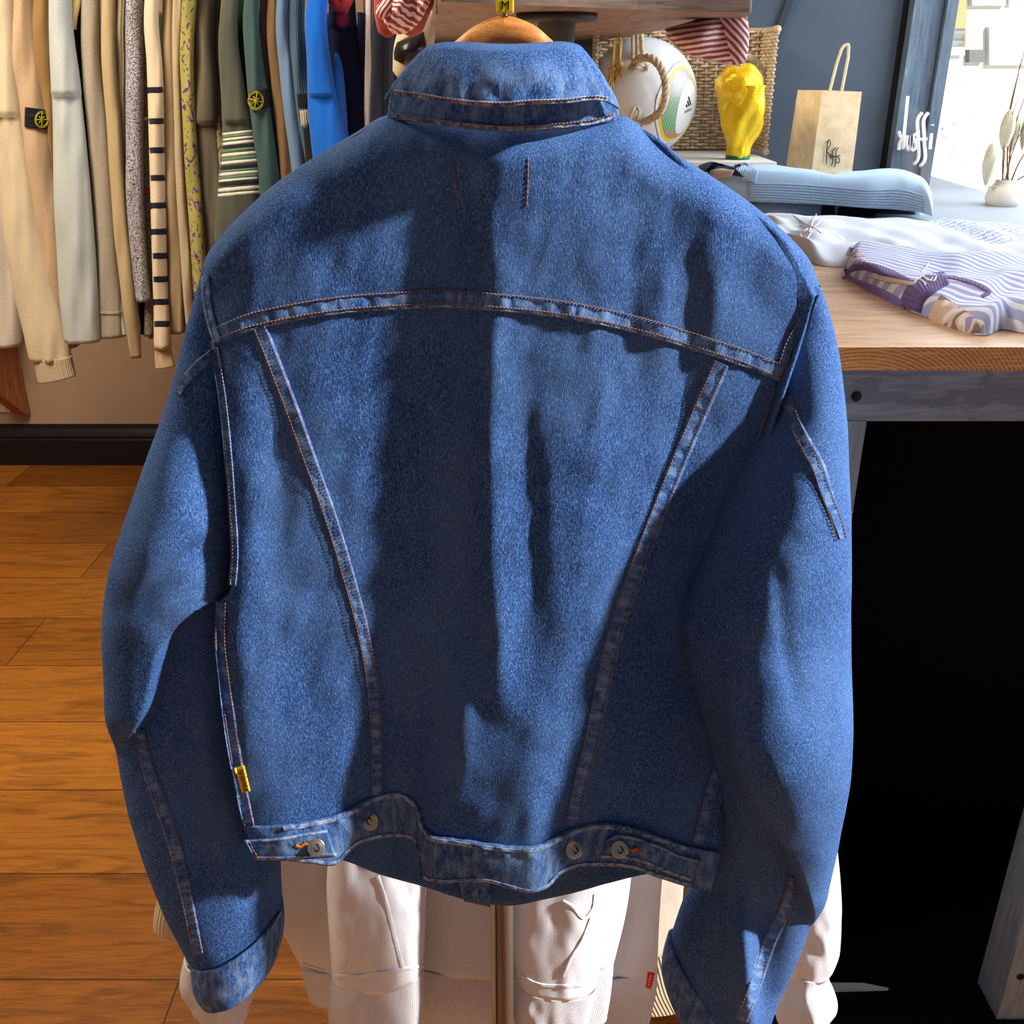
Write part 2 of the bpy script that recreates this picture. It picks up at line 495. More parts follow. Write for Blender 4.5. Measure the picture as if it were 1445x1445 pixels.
yd = JB * .7 + .3 * bodyY(g[..., 0], 150) + ncv(g[..., 0]) - .005 - .016 * np.sin(v * np.pi * .58) ** .8 + .016 * np.clip(1 - v * 7, 0, 1) ** 2
pk = np.sin(g[..., 0] / 6.2 + 1.5 * noise2(g[..., 0], g[..., 1], 34, 11) + (g[..., 1] - 140) / 16.0 * np.sign(g[..., 0] - 705))
_u = np.linspace(0, 1, 260)[None]; pk = pk * np.clip(np.minimum(_u, 1 - _u) / .10, 0, 1)
yd = yd + pk * .0011 * np.exp(-((v - .86) / .16) ** 2) + .0018 * noise2(g[..., 0], g[..., 1], 28, 12) * np.sin(np.pi * v)
collar = MB().grid(PY(g[..., 0], g[..., 1], yd)).build('collar', M['denim_collar_fall'], jacket, thick=.003)
# inside half of the collar, going round the neck
g = coons([(600,72),(711,66),(820,72)], [(580,126),(711,140),(846,126)], None, None, 80, 20)
u = np.linspace(0, 1, 80)[None, :]
yd = JB + .034 + .05 * np.sin(np.pi * u) ** .5 + 0 * g[..., 0]
MB().grid(PY(g[..., 0], g[..., 1] + 14, yd), flip=True).build('collar_lining', M['denim'], jacket, thick=.003)

# ---- sleeves: rings between an outer and an inner edge
def ring_tube(rings, nrow, nseg, bump=None, power=1.0, row_noise=0):
    """rings: (lx, ly, rx, ry, Y centre, half depth); returns rows of points, front half first"""
    r = spline([(a[0], a[1], a[2], a[3], a[4], a[5]) for a in rings], nrow)
    # spline() measures length on all six columns
    A0 = PY(r[:, 0], r[:, 1], r[:, 4]); B0 = PY(r[:, 2], r[:, 3], r[:, 4])
    c = (A0 + B0) / 2; h = (B0 - A0) / 2
    th = np.linspace(np.pi, 3 * np.pi, nseg, endpoint=False)      # left edge, front, right edge, back
    ct, st = np.cos(th), np.sin(th)
    P = c[:, None] + h[:, None] * ct[None, :, None]
    P[..., 1] += r[:, 5][:, None] * np.sign(st)[None] * np.abs(st)[None] ** power
    if bump is not None:
        px, py = PROJ(P)
        P[..., 1] += bump(px, py) * np.clip(-st, 0, 1)[None] ** .35
    return P, r
def poly_x(curve):
    c = spline(curve, 200)
    o = np.argsort(c[:, 1])
    return lambda y: np.interp(y, c[o, 1], c[o, 0])
def ridge(px, py, curve, wl, wr, amp, y0, y1, e=40):
    """fold along a curve: wl, wr are the widths to its left and right"""
    d = px - poly_x(curve)(py)
    w = np.where(d < 0, wl, wr)
    return amp * np.exp(-(d / w) ** 2) * ss(y0 - e, y0 + e, py) * (1 - ss(y1 - e, y1 + e, py))

# left sleeve
K1 = poly_x([(345,780),(326,826),(300,836),(272,858),(250,884),(240,915),(232,948),(222,980),(204,1012),(190,1034),(166,1075),(150,1110)])
def bumpL(px, py):
    b = -.030 * ss(560, 800, py) * (1 - ss(980, 1075, py)) * (1 - ss(-7, 5, px - K1(py)))
    b = b + ridge(px, py, [(262,470),(235,640),(240,800)], 40, 40, -.004, 540, 700, 60)
    b = b + ridge(px, py, [(225,760),(290,650),(310,560)], 26, 30, -.003, 570, 760, 50)
    b = b + ridge(px, py, [(200,840),(270,770),(318,735)], 20, 40, .006, 740, 830, 30)
    b = b + ridge(px, py, [(290,1000),(300,1150),(330,1280)], 26, 26, -.006, 1000, 1270, 60)
    b = b + ridge(px, py, [(255,990),(262,1100),(300,1250)], 16, 24, .006, 990, 1230, 60)
    return b + .0014 * noise2(px, py, 36, 21)
RL = [(286,378,330,384,.715,.010),(262,470,338,470,.725,.022),(240,560,350,560,.735,.036),(213,640,352,640,.74,.042),(188,720,352,720,.745,.045),
      (168,790,352,790,.748,.045),(160,845,350,845,.75,.045),(162,930,348,930,.752,.045),(166,1030,352,1030,.75,.045),(178,1110,366,1110,.748,.045),
      (205,1205,392,1190,.745,.045),(240,1290,396,1245,.742,.044),(271,1351,398,1288,.74,.042)]
P, _ = ring_tube(RL, 330, 150, bumpL)
slL = MB().grid(P, wrap=True).build('sleeve', M['denim'], jacket)
RC = [(269,1343,398,1278,.738,.0455),(272,1362,400,1298,.738,.046),(276,1385,398,1325,.738,.046),(284,1396,392,1346,.738,.045)]
P, _ = ring_tube(RC, 30, 120, lambda px, py: .0012 * noise2(px, py, 18, 31))
cuffL = MB().grid(P, wrap=True).build('cuff', M['denim_band'], slL, thick=.003)

# right sleeve: upper arm with its fold edge, forearm behind it
K2 = poly_x([(1020,1030),(1036,1080),(1050,1100),(1082,1144),(1111,1196),(1128,1243),(1140,1290),(1150,1340)])
def bumpR(px, py):
    b = -.026 * ss(900, 1060, py) * (1 - ss(1240, 1330, py)) * ss(-6, 6, px - K2(py))
    b = b + ridge(px, py, [(1146,430),(1143,560),(1112,640),(1102,720),(1080,800),(1066,860),(1062,960),(1054,1030),(1070,1100),(1100,1170)], 46, 95, -.019, 560, 1150, 90)
    b = b + ridge(px, py, [(1000,900),(1010,960),(1040,1060)], 14, 26, -.004, 880, 1040, 40)
    b = b + ridge(px, py, [(1090,800),(1100,900),(1120,1000)], 12, 16, .003, 780, 960, 50)
    b = b + ridge(px, py, [(1040,1250),(1048,1350),(1056,1440)], 26, 14, -.016, 1290, 1445, 40)
    b = b + ridge(px, py, [(1075,1250),(1080,1350),(1086,1440)], 14, 30, .010, 1290, 1445, 40)
    return b + .0014 * noise2(px, py, 36, 22)
RR = [(1112,392,1157,403,.742,.012),(1106,430,1168,436,.748,.020),(1094,490,1180,490,.750,.030),(1084,560,1186,560,.745,.038),(1050,640,1190,640,.732,.046),
      (1018,720,1195,720,.722,.05),(988,800,1197,800,.716,.052),(968,845,1197,845,.717,.053),(961,875,1197,885,.717,.054),(968,925,1196,930,.717,.054),(985,990,1193,995,.719,.054),
      (1000,1050,1187,1060,.724,.052),(1008,1110,1176,1125,.732,.05),(1006,1180,1163,1200,.74,.047),(985,1235,1148,1270,.745,.046),(962,1285,1124,1345,.748,.046),(947,1328,1094,1420,.75,.046),(938,1350,1066,1490,.75,.046)]
P, _ = ring_tube(RR, 360, 160, bumpR)
slR = MB().grid(P, wrap=True).build('sleeve', M['denim'], jacket)
RC = [(943,1326,1078,1470,.75,.0475),(936,1352,1062,1498,.75,.048),(935,1380,1046,1520,.75,.048),(946,1402,1036,1532,.75,.046)]
P, _ = ring_tube(RC, 30, 120, lambda px, py: .0012 * noise2(px, py, 18, 33))
cuffR = MB().grid(P, wrap=True).build('cuff', M['denim_band'], slR, thick=.003)

# ---- seam strips, stitching, buttons laid on the cloth
S_back = Surf([back]); S_yoke = Surf([yoke]); S_waist = Surf([waist]); S_col = Surf([collar]); S_stand = Surf([stand])
S_sl = Surf([slL, slR]); S_cuff = Surf([cuffL, cuffR]); S_body = Surf([yoke, back, waist])

def strip(curve, width, surf, name, parent, mat, lift=.0016, n=None, pucker=.0006, nw=9, label=None):
    c = spline(curve, n or 120)
    t = np.gradient(c, axis=0); t /= np.linalg.norm(t, axis=1)[:, None]
    nrm = np.stack([-t[:, 1], t[:, 0]], -1)
    w = np.linspace(-.5, .5, nw)
    wid = np.broadcast_to(np.asarray(width, float), (len(c),)) if not isinstance(width, (list, tuple)) else np.interp(np.linspace(0, 1, len(c)), np.linspace(0, 1, len(width)), width)
    px = c[:, 0][:, None] + nrm[:, 0][:, None] * w[None] * wid[:, None]
    py = c[:, 1][:, None] + nrm[:, 1][:, None] * w[None] * wid[:, None]
    prof = np.where(np.abs(w) > .49, -.0006, lift)
    s = np.concatenate([[0], np.cumsum(np.linalg.norm(np.diff(c, axis=0), axis=1))])
    pu = pucker * np.sin(s / 4.6 + 2.2 * noise1(len(c), 6, 1, int(abs(c[0, 0])) + 5))[:, None] * np.cos(np.pi * w)[None]
    P = surf(px, py, lift=prof[None] + pu)
    mb = MB().grid(P.transpose(1, 0, 2))
    # uv: u along the strip
    o = mb.build(name, mat, parent)
    bm = bmesh.new(); bm.from_mesh(o.data)
    vec = sum((f.normal for f in bm.faces), Vector((0, 0, 0)))
    if vec.y > 0:
        bmesh.ops.reverse_faces(bm, faces=bm.faces)
        bm.to_mesh(o.data)
    bm.free()
    if label: o['label'] = label
    return o
def stitches(mb, curve, surf, step=5.2, r=.00036, lift=.0028, duty=.62):
    """a running thread: one continuous strand that dips between stitches"""
    c0 = spline(curve, 400)
    L = np.linalg.norm(np.diff(c0, axis=0), axis=1).sum()
    k = max(2, int(L / step))
    n = k * 4 + 1
    c = spline(curve, n)
    ph = (np.arange(n) % 4)
    lf = np.where(ph == 0, -.0006, lift)
    # ray cast coarsely, then interpolate
    m = max(6, int(L / 6))
    cc = spline(curve, m)
    base = surf(cc[:, 0], cc[:, 1])
    dist = np.linalg.norm(base - np.array([0, 0, EYE]), axis=1)
    d = np.interp(np.linspace(0, 1, n), np.linspace(0, 1, m), dist)
    ry = rays(c[:, 0], c[:, 1]); ry /= np.linalg.norm(ry, axis=1)[:, None]
    P = ry * (d - lf)[:, None] + np.array([0, 0, EYE])
    mb.tube(P, r, 5)
def offset(curve, d):
    c = spline(curve, 60)
    t = np.gradient(c, axis=0); t /= np.linalg.norm(t, axis=1)[:, None]
    return c + np.stack([-t[:, 1], t[:, 0]], -1) * d
def finish_thread(mb, name, parent, mat):
    o = mb.build(name, mat, parent); o['kind'] = 'stuff'
    return o

# yoke hem: strip along the lower edge of the yoke
yh = [(x, y - 11) for x, y in YB]; yh[0] = (303, 473); yh[-1] = (1104, 527)
strip(yh, 25, S_yoke, 'yoke_hem', jacket, M['denim_seam'], .0012, 330)
# the two slanting back seams
LS = [(366,462),(385,510),(410,575),(437,650),(466,730),(492,815),(512,890),(525,960),(531,1040),(532,1122)]
RS = [(1018,512),(992,570),(962,640),(930,720),(898,805),(873,880),(852,960),(836,1040),(820,1100),(806,1166)]
strip(LS, [23,23,21,19,18,16], S_back, 'back_seam', jacket, M['denim_seam'], .0020, 260)
strip(RS, [27,26,25,24,22,18], S_back, 'back_seam', jacket, M['denim_seam'], .0020, 260)
SS_ = [(312,850),(311,905),(317,960),(328,1040),(340,1110),(353,1170)]
strip(SS_, [14,15,18,20,18,16], S_back, 'side_seam', jacket, M['denim_seam'], .0020, 140)
SR_ = [(1020,1058),(1012,1090),(1000,1130),(984,1190)]
strip(SR_, 16, S_back, 'side_seam', jacket, M['denim_seam'], .0020, 80)
# armhole edges
AL = [(303,490),(314,560),(322,640),(328,720),(331,790),(328,826)]
strip(AL, 12, S_back, 'armhole_seam', jacket, M['denim_seam'], .0020, 130)
AR = [(1098,548),(1084,596),(1066,652),(1050,705),(1040,750)]
strip(AR, 18, S_back, 'armhole_seam', jacket, M['denim'], .0018, 120)
AYL = [(290,390),(292,425),(299,458),(307,482)]
strip(AYL, 14, S_yoke, 'armhole_seam', jacket, M['denim_seam'], .0022, 50)
AYR = [(1150,412),(1136,448),(1116,482),(1104,516)]
strip(AYR, 13, S_yoke, 'armhole_seam', jacket, M['denim_seam'], .0010, 60)
# worn edges
strip([(x, y - 4) for x, y in CB[1:-1]], 8, S_col, 'collar_edge', collar, M['denim_edge'], .0030, 260, .0004, label='faded stitched lower edge of the collar')
strip([(x, y - 5) for x, y in [(553,168)] + CSB[1:-1] + [(868,168)]], 8, S_stand, 'stand_edge', stand, M['denim_edge'], .0016, 240)
strip([(x, y + 4) for x, y in WT[1:-1]], 6.5, S_waist, 'waistband_edge', waist, M['denim_edge'], .0016, 300, .0003)
strip([(x, y - 3.5) for x, y in WB[1:-1]], 5, S_waist, 'waistband_edge', waist, M['denim_edge'], .0016, 300, .0003)
strip([(x, y - 1.5) for x, y in YB[1:-1]], 4, S_yoke, 'yoke_edge', yoke, M['denim_edge'], .0014, 260, .0003)
# sleeve seams
LU = [(302,498),(280,517),(262,537),(252,556)]
strip(LU, [16,18,15,8], S_sl, 'sleeve_seam', slL, M['denim_seam'], .0022, 100)
LF = [(196,1030),(206,1075),(222,1125),(240,1175),(256,1235),(270,1300),(280,1347)]
strip(LF, [14,18,20,20,18,15], S_sl, 'sleeve_seam', slL, M['denim_seam'], .0022, 150)
RU = [(1109,560),(1121,595),(1137,628),(1152,655),(1164,690),(1177,725),(1188,760)]
strip(RU, [14,18,22,24,20,16,8], S_sl, 'sleeve_seam', slR, M['denim_seam'], .0022, 130)
RF = [(1118,1238),(1112,1270),(1100,1300),(1086,1330),(1072,1370),(1058,1410),(1046,1440)]
strip(RF, [10,16,20,21,20,20,20], S_sl, 'sleeve_seam', slR, M['denim_seam'], .0022, 120)
# cuff upper edges
strip([(272,1352),(300,1354),(325,1350),(352,1335),(376,1312),(396,1288)], 5, S_cuff, 'cuff_edge', cuffL, M['denim_edge'], .002, 100, .0003)
strip([(948,1332),(962,1352),(980,1378),(1000,1408),(1018,1436),(1030,1452)], 5, S_cuff, 'cuff_edge', cuffR, M['denim_edge'], .002, 100, .0003)

# rust stitching, one strand group per seam
S_all = Surf([yoke, back, waist, stand, collar])
def two_rows(curve, d1, d2, surf, name, parent, mat, lift=.0036, **k):
    mb = MB()
    for d in (d1, d2):
        stitches(mb, offset(curve, d), surf, lift=lift, **k)
    finish_thread(mb, name, parent, mat)
mb = MB()
yt = [(x, y - 23) for x, y in YB]; yt[0] = (304, 463); yt[-1] = (1104, 515)
stitches(mb, yt, S_yoke, lift=.0022); stitches(mb, [(x, y - 5) for x, y in YB], S_yoke, lift=.0024)
finish_thread(mb, 'yoke_stitching', jacket, M['thread'])
two_rows(LS[0:], 7.2, -7.2, S_back, 'seam_stitching', jacket, M['thread'])
two_rows(RS[0:], 8.6, -8.6, S_back, 'seam_stitching', jacket, M['thread'])
two_rows(SS_, 6, -6, S_back, 'seam_stitching', jacket, M['thread'])
two_rows(SR_, 5.5, -5.5, S_back, 'seam_stitching', jacket, M['thread'])
two_rows(AR, 6, -6, S_back, 'seam_stitching', jacket, M['thread'], lift=.003)
mb = MB(); stitches(mb, offset(AL, -4), S_back, lift=.003); stitches(mb, offset(AL, 3), S_back, lift=.003)
finish_thread(mb, 'seam_stitching', jacket, M['thread_pale'])
mb = MB(); stitches(mb, offset(AYL, 4), S_yoke, lift=.0032); stitches(mb, offset(AYR, 5), S_yoke, lift=.0032)
finish_thread(mb, 'seam_stitching', jacket, M['thread_pale'])
mb = MB()
stitches(mb, [(641,237),(642,255),(645,275),(646,293)], S_yoke, r=.00042, lift=.0005, step=7)
stitches(mb, [(745,222),(745,250),(744,275),(743,291)], S_yoke, r=.00042, lift=.0005, step=7)
finish_thread(mb, 'locker_loop_stitching', jacket, M['thread'])
mb = MB(); stitches(mb, [(x, y - 6) for x, y in CB[1:-1]], S_col, lift=.0042)
finish_thread(mb, 'collar_stitching', collar, M['thread'])
mb = MB(); stitches(mb, [(x, y - 8) for x, y in [(553,168)] + CSB[1:-1] + [(868,168)]], S_stand, lift=.0030)
finish_thread(mb, 'stand_stitching', stand, M['thread'])
mb = MB(); stitches(mb, offset(LU, 6), S_sl, lift=.0036); stitches(mb, offset(LF, 6.5), S_sl, lift=.0036); stitches(mb, offset(LF, -6.5), S_sl, lift=.0036)
finish_thread(mb, 'sleeve_stitching', slL, M['thread'])
mb = MB()
for q in (RU, RF): stitches(mb, offset(q, 7), S_sl, lift=.0036); stitches(mb, offset(q, -7), S_sl, lift=.0036)
finish_thread(mb, 'sleeve_stitching', slR, M['thread'])

# hem tabs with buttons and buttonholes
M['button'] = plain('aged_metal_button', srgb(170, 165, 155), .35, .9)
M['buttonside'] = plain('button_shank', srgb(60, 55, 50), .4, .9)
S_fw = Surf([waist])
def tab(top, bot, name, label):
    n = 60
    g = coons(top, bot, None, None, n, 14)
    e = np.minimum(np.minimum(np.arange(n)[None], n - 1 - np.arange(n)[None]), np.minimum(np.arange(14)[:, None], 13 - np.arange(14)[:, None]) * 1.0)
    P = S_fw(g[..., 0], g[..., 1], lift=np.where(e < .5, .0005, .0042) + .0003 * noise2(g[..., 0], g[..., 1], 9, 4))
    t = MB().grid(P).build(name, M['denim_band'], jacket)
    t['label'] = label
    s = Surf([t])
    for q, k in ((top, 3), (bot, -3)):
        strip([(x, y + k) for x, y in spline(q, 9)][0:], 4.5, s, 'tab_edge', t, M['denim_edge'], .001, 60, .0003)
    return t, s
tabL, sL = tab([(345,1185),(380,1183),(420,1177),(462,1170)], [(361,1214),(400,1214),(440,1211),(475,1209)], 'hem_tab', 'left hem tab with a squared end, buttoned')
tabR, sR = tab([(855,1184),(868,1178),(890,1179),(930,1192),(965,1207),(990,1212)], [(848,1212),(866,1212),(900,1216),(935,1230),(962,1240),(976,1244)], 'hem_tab', 'right hem tab, buttoned, in shadow')
def button(px, py, surf, parent, tilt, r=.0078, label=None):
    c = surf(np.array([px]), np.array([py]))[0]
    n = Vector(tilt).normalized()
    mb = MB()
    prof = [(r*.45, .000), (r*.45, .003), (r*.9, .0034), (r, .0042), (r*.98, .0052), (r*.9, .0058), (r*.80, .0055), (r*.74, .0058), (r*.4, .0062), (r*.12, .0062)]
    a = n.orthogonal().normalized(); b = n.cross(a)
    rows = []
    th = np.linspace(0, 2*np.pi, 40, endpoint=False)
    for (q, h) in prof:
        rows.append([np.array(c) + np.array(n)*h + q*(np.cos(t)*np.array(a) + np.sin(t)*np.array(b)) for t in th])
    mb.grid(np.array(rows), wrap=True, flip=False)
    mb.f.append([mb.n() - 40 + i for i in range(40)]); mb.mi.append(0)
    o = mb.build('button', M['button'], parent)
    bm = bmesh.new(); bm.from_mesh(o.data); bmesh.ops.recalc_face_normals(bm, faces=bm.faces); bm.to_mesh(o.data); bm.free()
    # stamped crest on the face
    m2 = MB()
    for k in range(3):
        ang = [-.5, 0, .5][k]
        q0 = np.array(c) + np.array(n)*.0064
        arc = [q0 + (r*.45)*(math.cos(t+ang)*np.array(a)*(.4+.25*k) + math.sin(t+ang)*np.array(b)) for t in np.linspace(0, 3.4, 10)]
        m2.tube(arc, .0003, 5)
    m2.build('stamped_crest', M['buttonside'], o)
    return o
button(447, 1194, sL, tabL, (.10, -1, .55))
button(525, 1160, S_fw, jacket, (-.25, -1, 1.1))
button(807, 1199, S_fw, jacket, (.45, -1, .9))
button(873, 1197, sR, tabR, (.02, -1, .6))
for pts, s_, par in (([(417,1192),(424,1195),(431,1191),(440,1195)], sL, tabL), ([(886,1196),(893,1200),(898,1198),(905,1205)], sR, tabR)):
    mb = MB()
    c = spline(pts, 24)
    z = np.stack([c[:, 0], c[:, 1] + 2.2 * np.sin(np.arange(24) * 2.1)], -1)
    mb.tube(s_(z[:, 0], z[:, 1], lift=.0012), .0009, 6)
    part_label(mb.build('buttonhole', M['thread_orange'], par), 'orange stitched buttonhole')
mb = MB(); stitches(mb, [(986,1214),(980,1228),(974,1242)], S_fw, lift=.006); stitches(mb, [(352,1187),(358,1200),(366,1212)], S_fw, lift=.006)
finish_thread(mb, 'tab_stitching', jacket, M['thread'])

# woven gold side label with black letters
t_ = NT('gold_label', .5, .4); t_.color(t_.mix(srgb(226, 178, 52), srgb(120, 88, 20), t_.math('GREATER_THAN', t_.noise(t_.coord(), 700, 1), .6))); M['gold_label'] = t_.m
g = coons([(331,1083),(344,1081)], [(341,1119),(353,1117)], None, None, 6, 14)
lab = MB().grid(S_back(g[..., 0], g[..., 1], lift=.006)).build('side_label', M['gold_label'], jacket, thick=.001)
part_label(lab, 'small gold woven label in the left side seam')
M['black_ink'] = plain('black_print', srgb(22, 20, 18), .6)
mb = MB()
for k in range(7):                                     # little upright capitals, unreadable in the photo
    f_ = .10 + k * .125
    cx = 331 + 10 * f_; cy = 1083 + 36 * f_
    zz = [(cx+4, cy+.8), (cx+11, cy-.6), (cx+5, cy+3.2), (cx+11, cy+1.8)]
    q = np.array(zz[: 4 if k % 2 == 0 else 3])
    mb.tube(S_back(q[:, 0], q[:, 1], lift=.0068), .00032, 5)
mb.build('label_lettering', M['black_ink'], lab)['kind'] = 'stuff'

# ------------------------------------------------------------------ wooden hanger with yellow size tag
def wood(name, c1, c2, scale=30, axis='X', dist=4, rough=.45, mirror=False, stretch=(1, 12, 12), rot=(0,0,0)):
    t = NT(name, rough, .4)
    v = t.coord('Object', scale=stretch, rot=rot)
    n = t.noise(v, scale * .12, 4, .6, 1.0)
    n2 = t.noise(t.coord('Object', scale=tuple(q*3 for q in stretch), rot=rot), scale * .6, 2)
    col = t.mix(t.ramp(n, [(.35, c1), (.62, c2)]), tuple(q*.6 for q in c1[:3]) + (1,), t.ramp(n2, [(.5, (0,0,0,1)), (.75, (.6,.6,.6,1))]))
    t.color(col); t.bump(n2, .2, .001)
    return t.m
M['hanger_l'] = wood('hanger_wood', srgb(196, 118, 50), srgb(240, 168, 90), 60, rot=(0, math.radians(-35), 0), stretch=(3, 14, 14))
M['hanger_r'] = wood('hanger_wood_mirrored', srgb(184, 108, 44), srgb(230, 156, 80), 60, rot=(0, math.radians(35), 0), stretch=(3, 14, 14))
hc = PY(711, 21, .715)
hanger = empty('wooden_hanger', (hc[0], .715, hc[2] - .12), 'honey coloured wooden clothes hanger holding the denim jacket, chevron grain at its neck', 'hanger')
for side in (0, 1):
    if side == 0:
        top = [(711,21),(690,27),(668,38),(643,58),(610,86),(560,180),(500,212),(440,248),(380,292),(330,350)]
    else:
        top = [(711,21),(734,27),(757,38),(780,58),(815,86),(865,180),(930,226),(1000,268),(1060,312),(1105,372)]
    bot = [(711,66),(690,70),(668,82),(640,104),(610,135),(560,214),(505,246),(448,282),(392,324),(350,372)] if side == 0 else \
          [(711,66),(734,70),(757,82),(790,104),(820,135),(870,214),(925,260),(992,302),(1050,344),(1085,388)]
    g = coons(top, bot, None, None, 90, 9) if side == 1 else coons(top[::-1], bot[::-1], None, None, 90, 9)
    yc = .722 + .015 * np.abs(g[..., 0] - 711) / 400
    a_ = np.linspace(-1, 1, 9)[:, None]
    fr = PY(g[..., 0], g[..., 1], yc); fr[..., 1] -= .007 * np.sqrt(np.clip(1 - a_ ** 2 * .9, 0, 1))
    bk = PY(g[..., 0], g[..., 1], yc); bk[..., 1] += .007 * np.sqrt(np.clip(1 - a_ ** 2 * .9, 0, 1))
    loop = np.concatenate([fr, bk[::-1]], 0)
    MB().grid(np.concatenate([loop, loop[:1]], 0)).build('arm', M['hanger_l' if side == 0 else 'hanger_r'], hanger)
M['steel'] = plain('polished_steel', srgb(150, 150, 150), .25, 1)
hk = PY(712, 30, .722)
mb = MB()
pts = [hk, hk + [0, 0, .03], hk + [0, 0, .05]] + [hk + np.array([.018 - .018*math.cos(t), 0, .062 + .02*math.sin(t)]) for t in np.linspace(0, 3.9, 16)]
mb.tube(spline(np.array(pts), 50), .0016, 8)
mb.build('hook', M['steel'], hanger)
M['tag_yellow'] = plain('yellow_plastic', srgb(255, 222, 10), .35)
a_ = PY(700, -16, .722); b_ = PY(725, 19, .722)
mb = MB().box((a_[0], .7165, b_[2]), (b_[0], .7275, a_[2]))
tg = part_label(mb.build('size_tag', M['tag_yellow'], hanger, smooth=False, bevel=.001), 'yellow plastic size tag lettered M')
def text_mesh(body, size, ext=.0002):
    cu = bpy.data.curves.new('lettering', 'FONT'); cu.body = body; cu.size = size; cu.extrude = ext; cu.align_x = 'CENTER'; cu.align_y = 'CENTER'
    o = bpy.data.objects.new('lettering', cu); COL.objects.link(o)
    me = bpy.data.meshes.new_from_object(o.evaluated_get(bpy.context.evaluated_depsgraph_get()))
    bpy.data.objects.remove(o)
    v = np.array([q.co[:] for q in me.vertices]); f = [list(p.vertices) for p in me.polygons]
    return v, f
v, f = text_mesh('M', .0075)
cm = PY(713, 8, .7163)
MB().add(v[:, [0, 2, 1]] * [1, -1, 1] + cm, f).build('size_letter', M['black_ink'], tg, smooth=False)
# ------------------------------------------------------------------ setting
WALL_Y = 3.74
t_ = NT('wood_floor', .34, .45)
v = t_.coord('Object')
br = t_.n.new('ShaderNodeTexBrick'); t_.link(v, br.inputs['Vector'])
br.offset = .43; br.inputs['Scale'].default_value = 1; br.inputs['Brick Width'].default_value = 1.35; br.inputs['Row Height'].default_value = .25
br.inputs['Mortar Size'].default_value = .0016; br.inputs['Mortar Smooth'].default_value = .3; br.inputs['Bias'].default_value = 0
br.inputs['Color1'].default_value = srgb(178, 118, 44); br.inputs['Color2'].default_value = srgb(140, 86, 28); br.inputs['Mortar'].default_value = srgb(58, 34, 12)
g1 = t_.noise(t_.coord('Object', scale=(1.2, 9, 1)), 3, 6, .65, 1.6)
g2 = t_.noise(t_.coord('Object', scale=(3, 60, 1)), 4, 4, .7, .3)
col = t_.mix(br.outputs['Color'], t_.ramp(g1, [(.32, (.10, .05, .02, 1)), (.55, (1, .9, .75, 1))]), .55, 'MULTIPLY')
col = t_.mix(col, t_.ramp(g2, [(.3, (.25, .18, .12, 1)), (.52, (1, 1, 1, 1))]), .55, 'MULTIPLY')
t_.color(col); t_.bump(g2, .15, .002); M['floor'] = t_.m
struct('floor', MB().box((-3.2, -1.6, -.05), (3.2, 3.9, 0)), M['floor'], smooth=False)
t_ = NT('cream_plaster', .8, .2)
v = t_.noise(t_.coord(), 3, 4)
t_.color(t_.ramp(v, [(.3, srgb(160, 136, 114)), (.7, srgb(174, 150, 128))])); t_.bump(t_.noise(t_.coord(), 120, 3), .1, .002)
M['plaster'] = t_.m
struct('wall_back', MB().box((-3.2, WALL_Y, 0), (.14, WALL_Y + .12, 2.75)), M['plaster'], smooth=False)
struct('wall_left', MB().box((-3.3, -1.6, 0), (-3.2, WALL_Y + .12, 2.75)), M['plaster'], smooth=False)
struct('ceiling', MB().box((-3.3, -1.6, 2.75), (1.9, WALL_Y + .12, 2.85)), plain('ceiling_paint', srgb(225, 220, 212), .9), smooth=False)
M['blackpaint'] = plain('black_gloss_paint', srgb(24, 24, 26), .35)
prof = [(0, 0), (-.022, 0), (-.022, .105), (-.016, .112), (-.020, .122), (-.014, .136), (-.006, .150), (-.004, .165), (0, .168)]
mb = MB()
mb.grid(np.array([[(x, WALL_Y + a, z) for (a, z) in prof] for x in (-3.2, .14)]), flip=False)
struct('baseboard_back', mb, M['blackpaint'], smooth=False)
# dark panelled wall on the right with a slanted seam
DW = 2.75
x0 = float(PY(1241, 240, DW)[0])
t_ = NT('blue_grey_paint', .42, .45)
v = t_.noise(t_.coord(), 4, 4)
t_.color(t_.ramp(v, [(.3, srgb(62, 76, 94)), (.7, srgb(72, 88, 106))])); M['bluegrey'] = t_.m
struct('wall_display', MB().box((.10, DW, 0), (x0, DW + .1, 2.75)), M['bluegrey'], smooth=False)
struct('wall_return', MB().box((.10, DW + .1, 0), (.2, WALL_Y + .12, 2.75)), M['plaster'], smooth=False)
# slanted batten on the panel
a = PY(1118, -10, DW); b = PY(1062, 140, DW); b = b + (b - a) * 1.2; a = a + (a - b) * .4
d = np.array([.010, 0, .004])
mb = MB(); mb.grid(np.array([[a - d, a - d + [0, -.010, 0], a + d + [0, -.010, 0], a + d], [b - d, b - d + [0, -.010, 0], b + d + [0, -.010, 0], b + d]]))
struct('trim_1', mb, plain('dark_seam', srgb(46, 56, 70), .6), smooth=False)
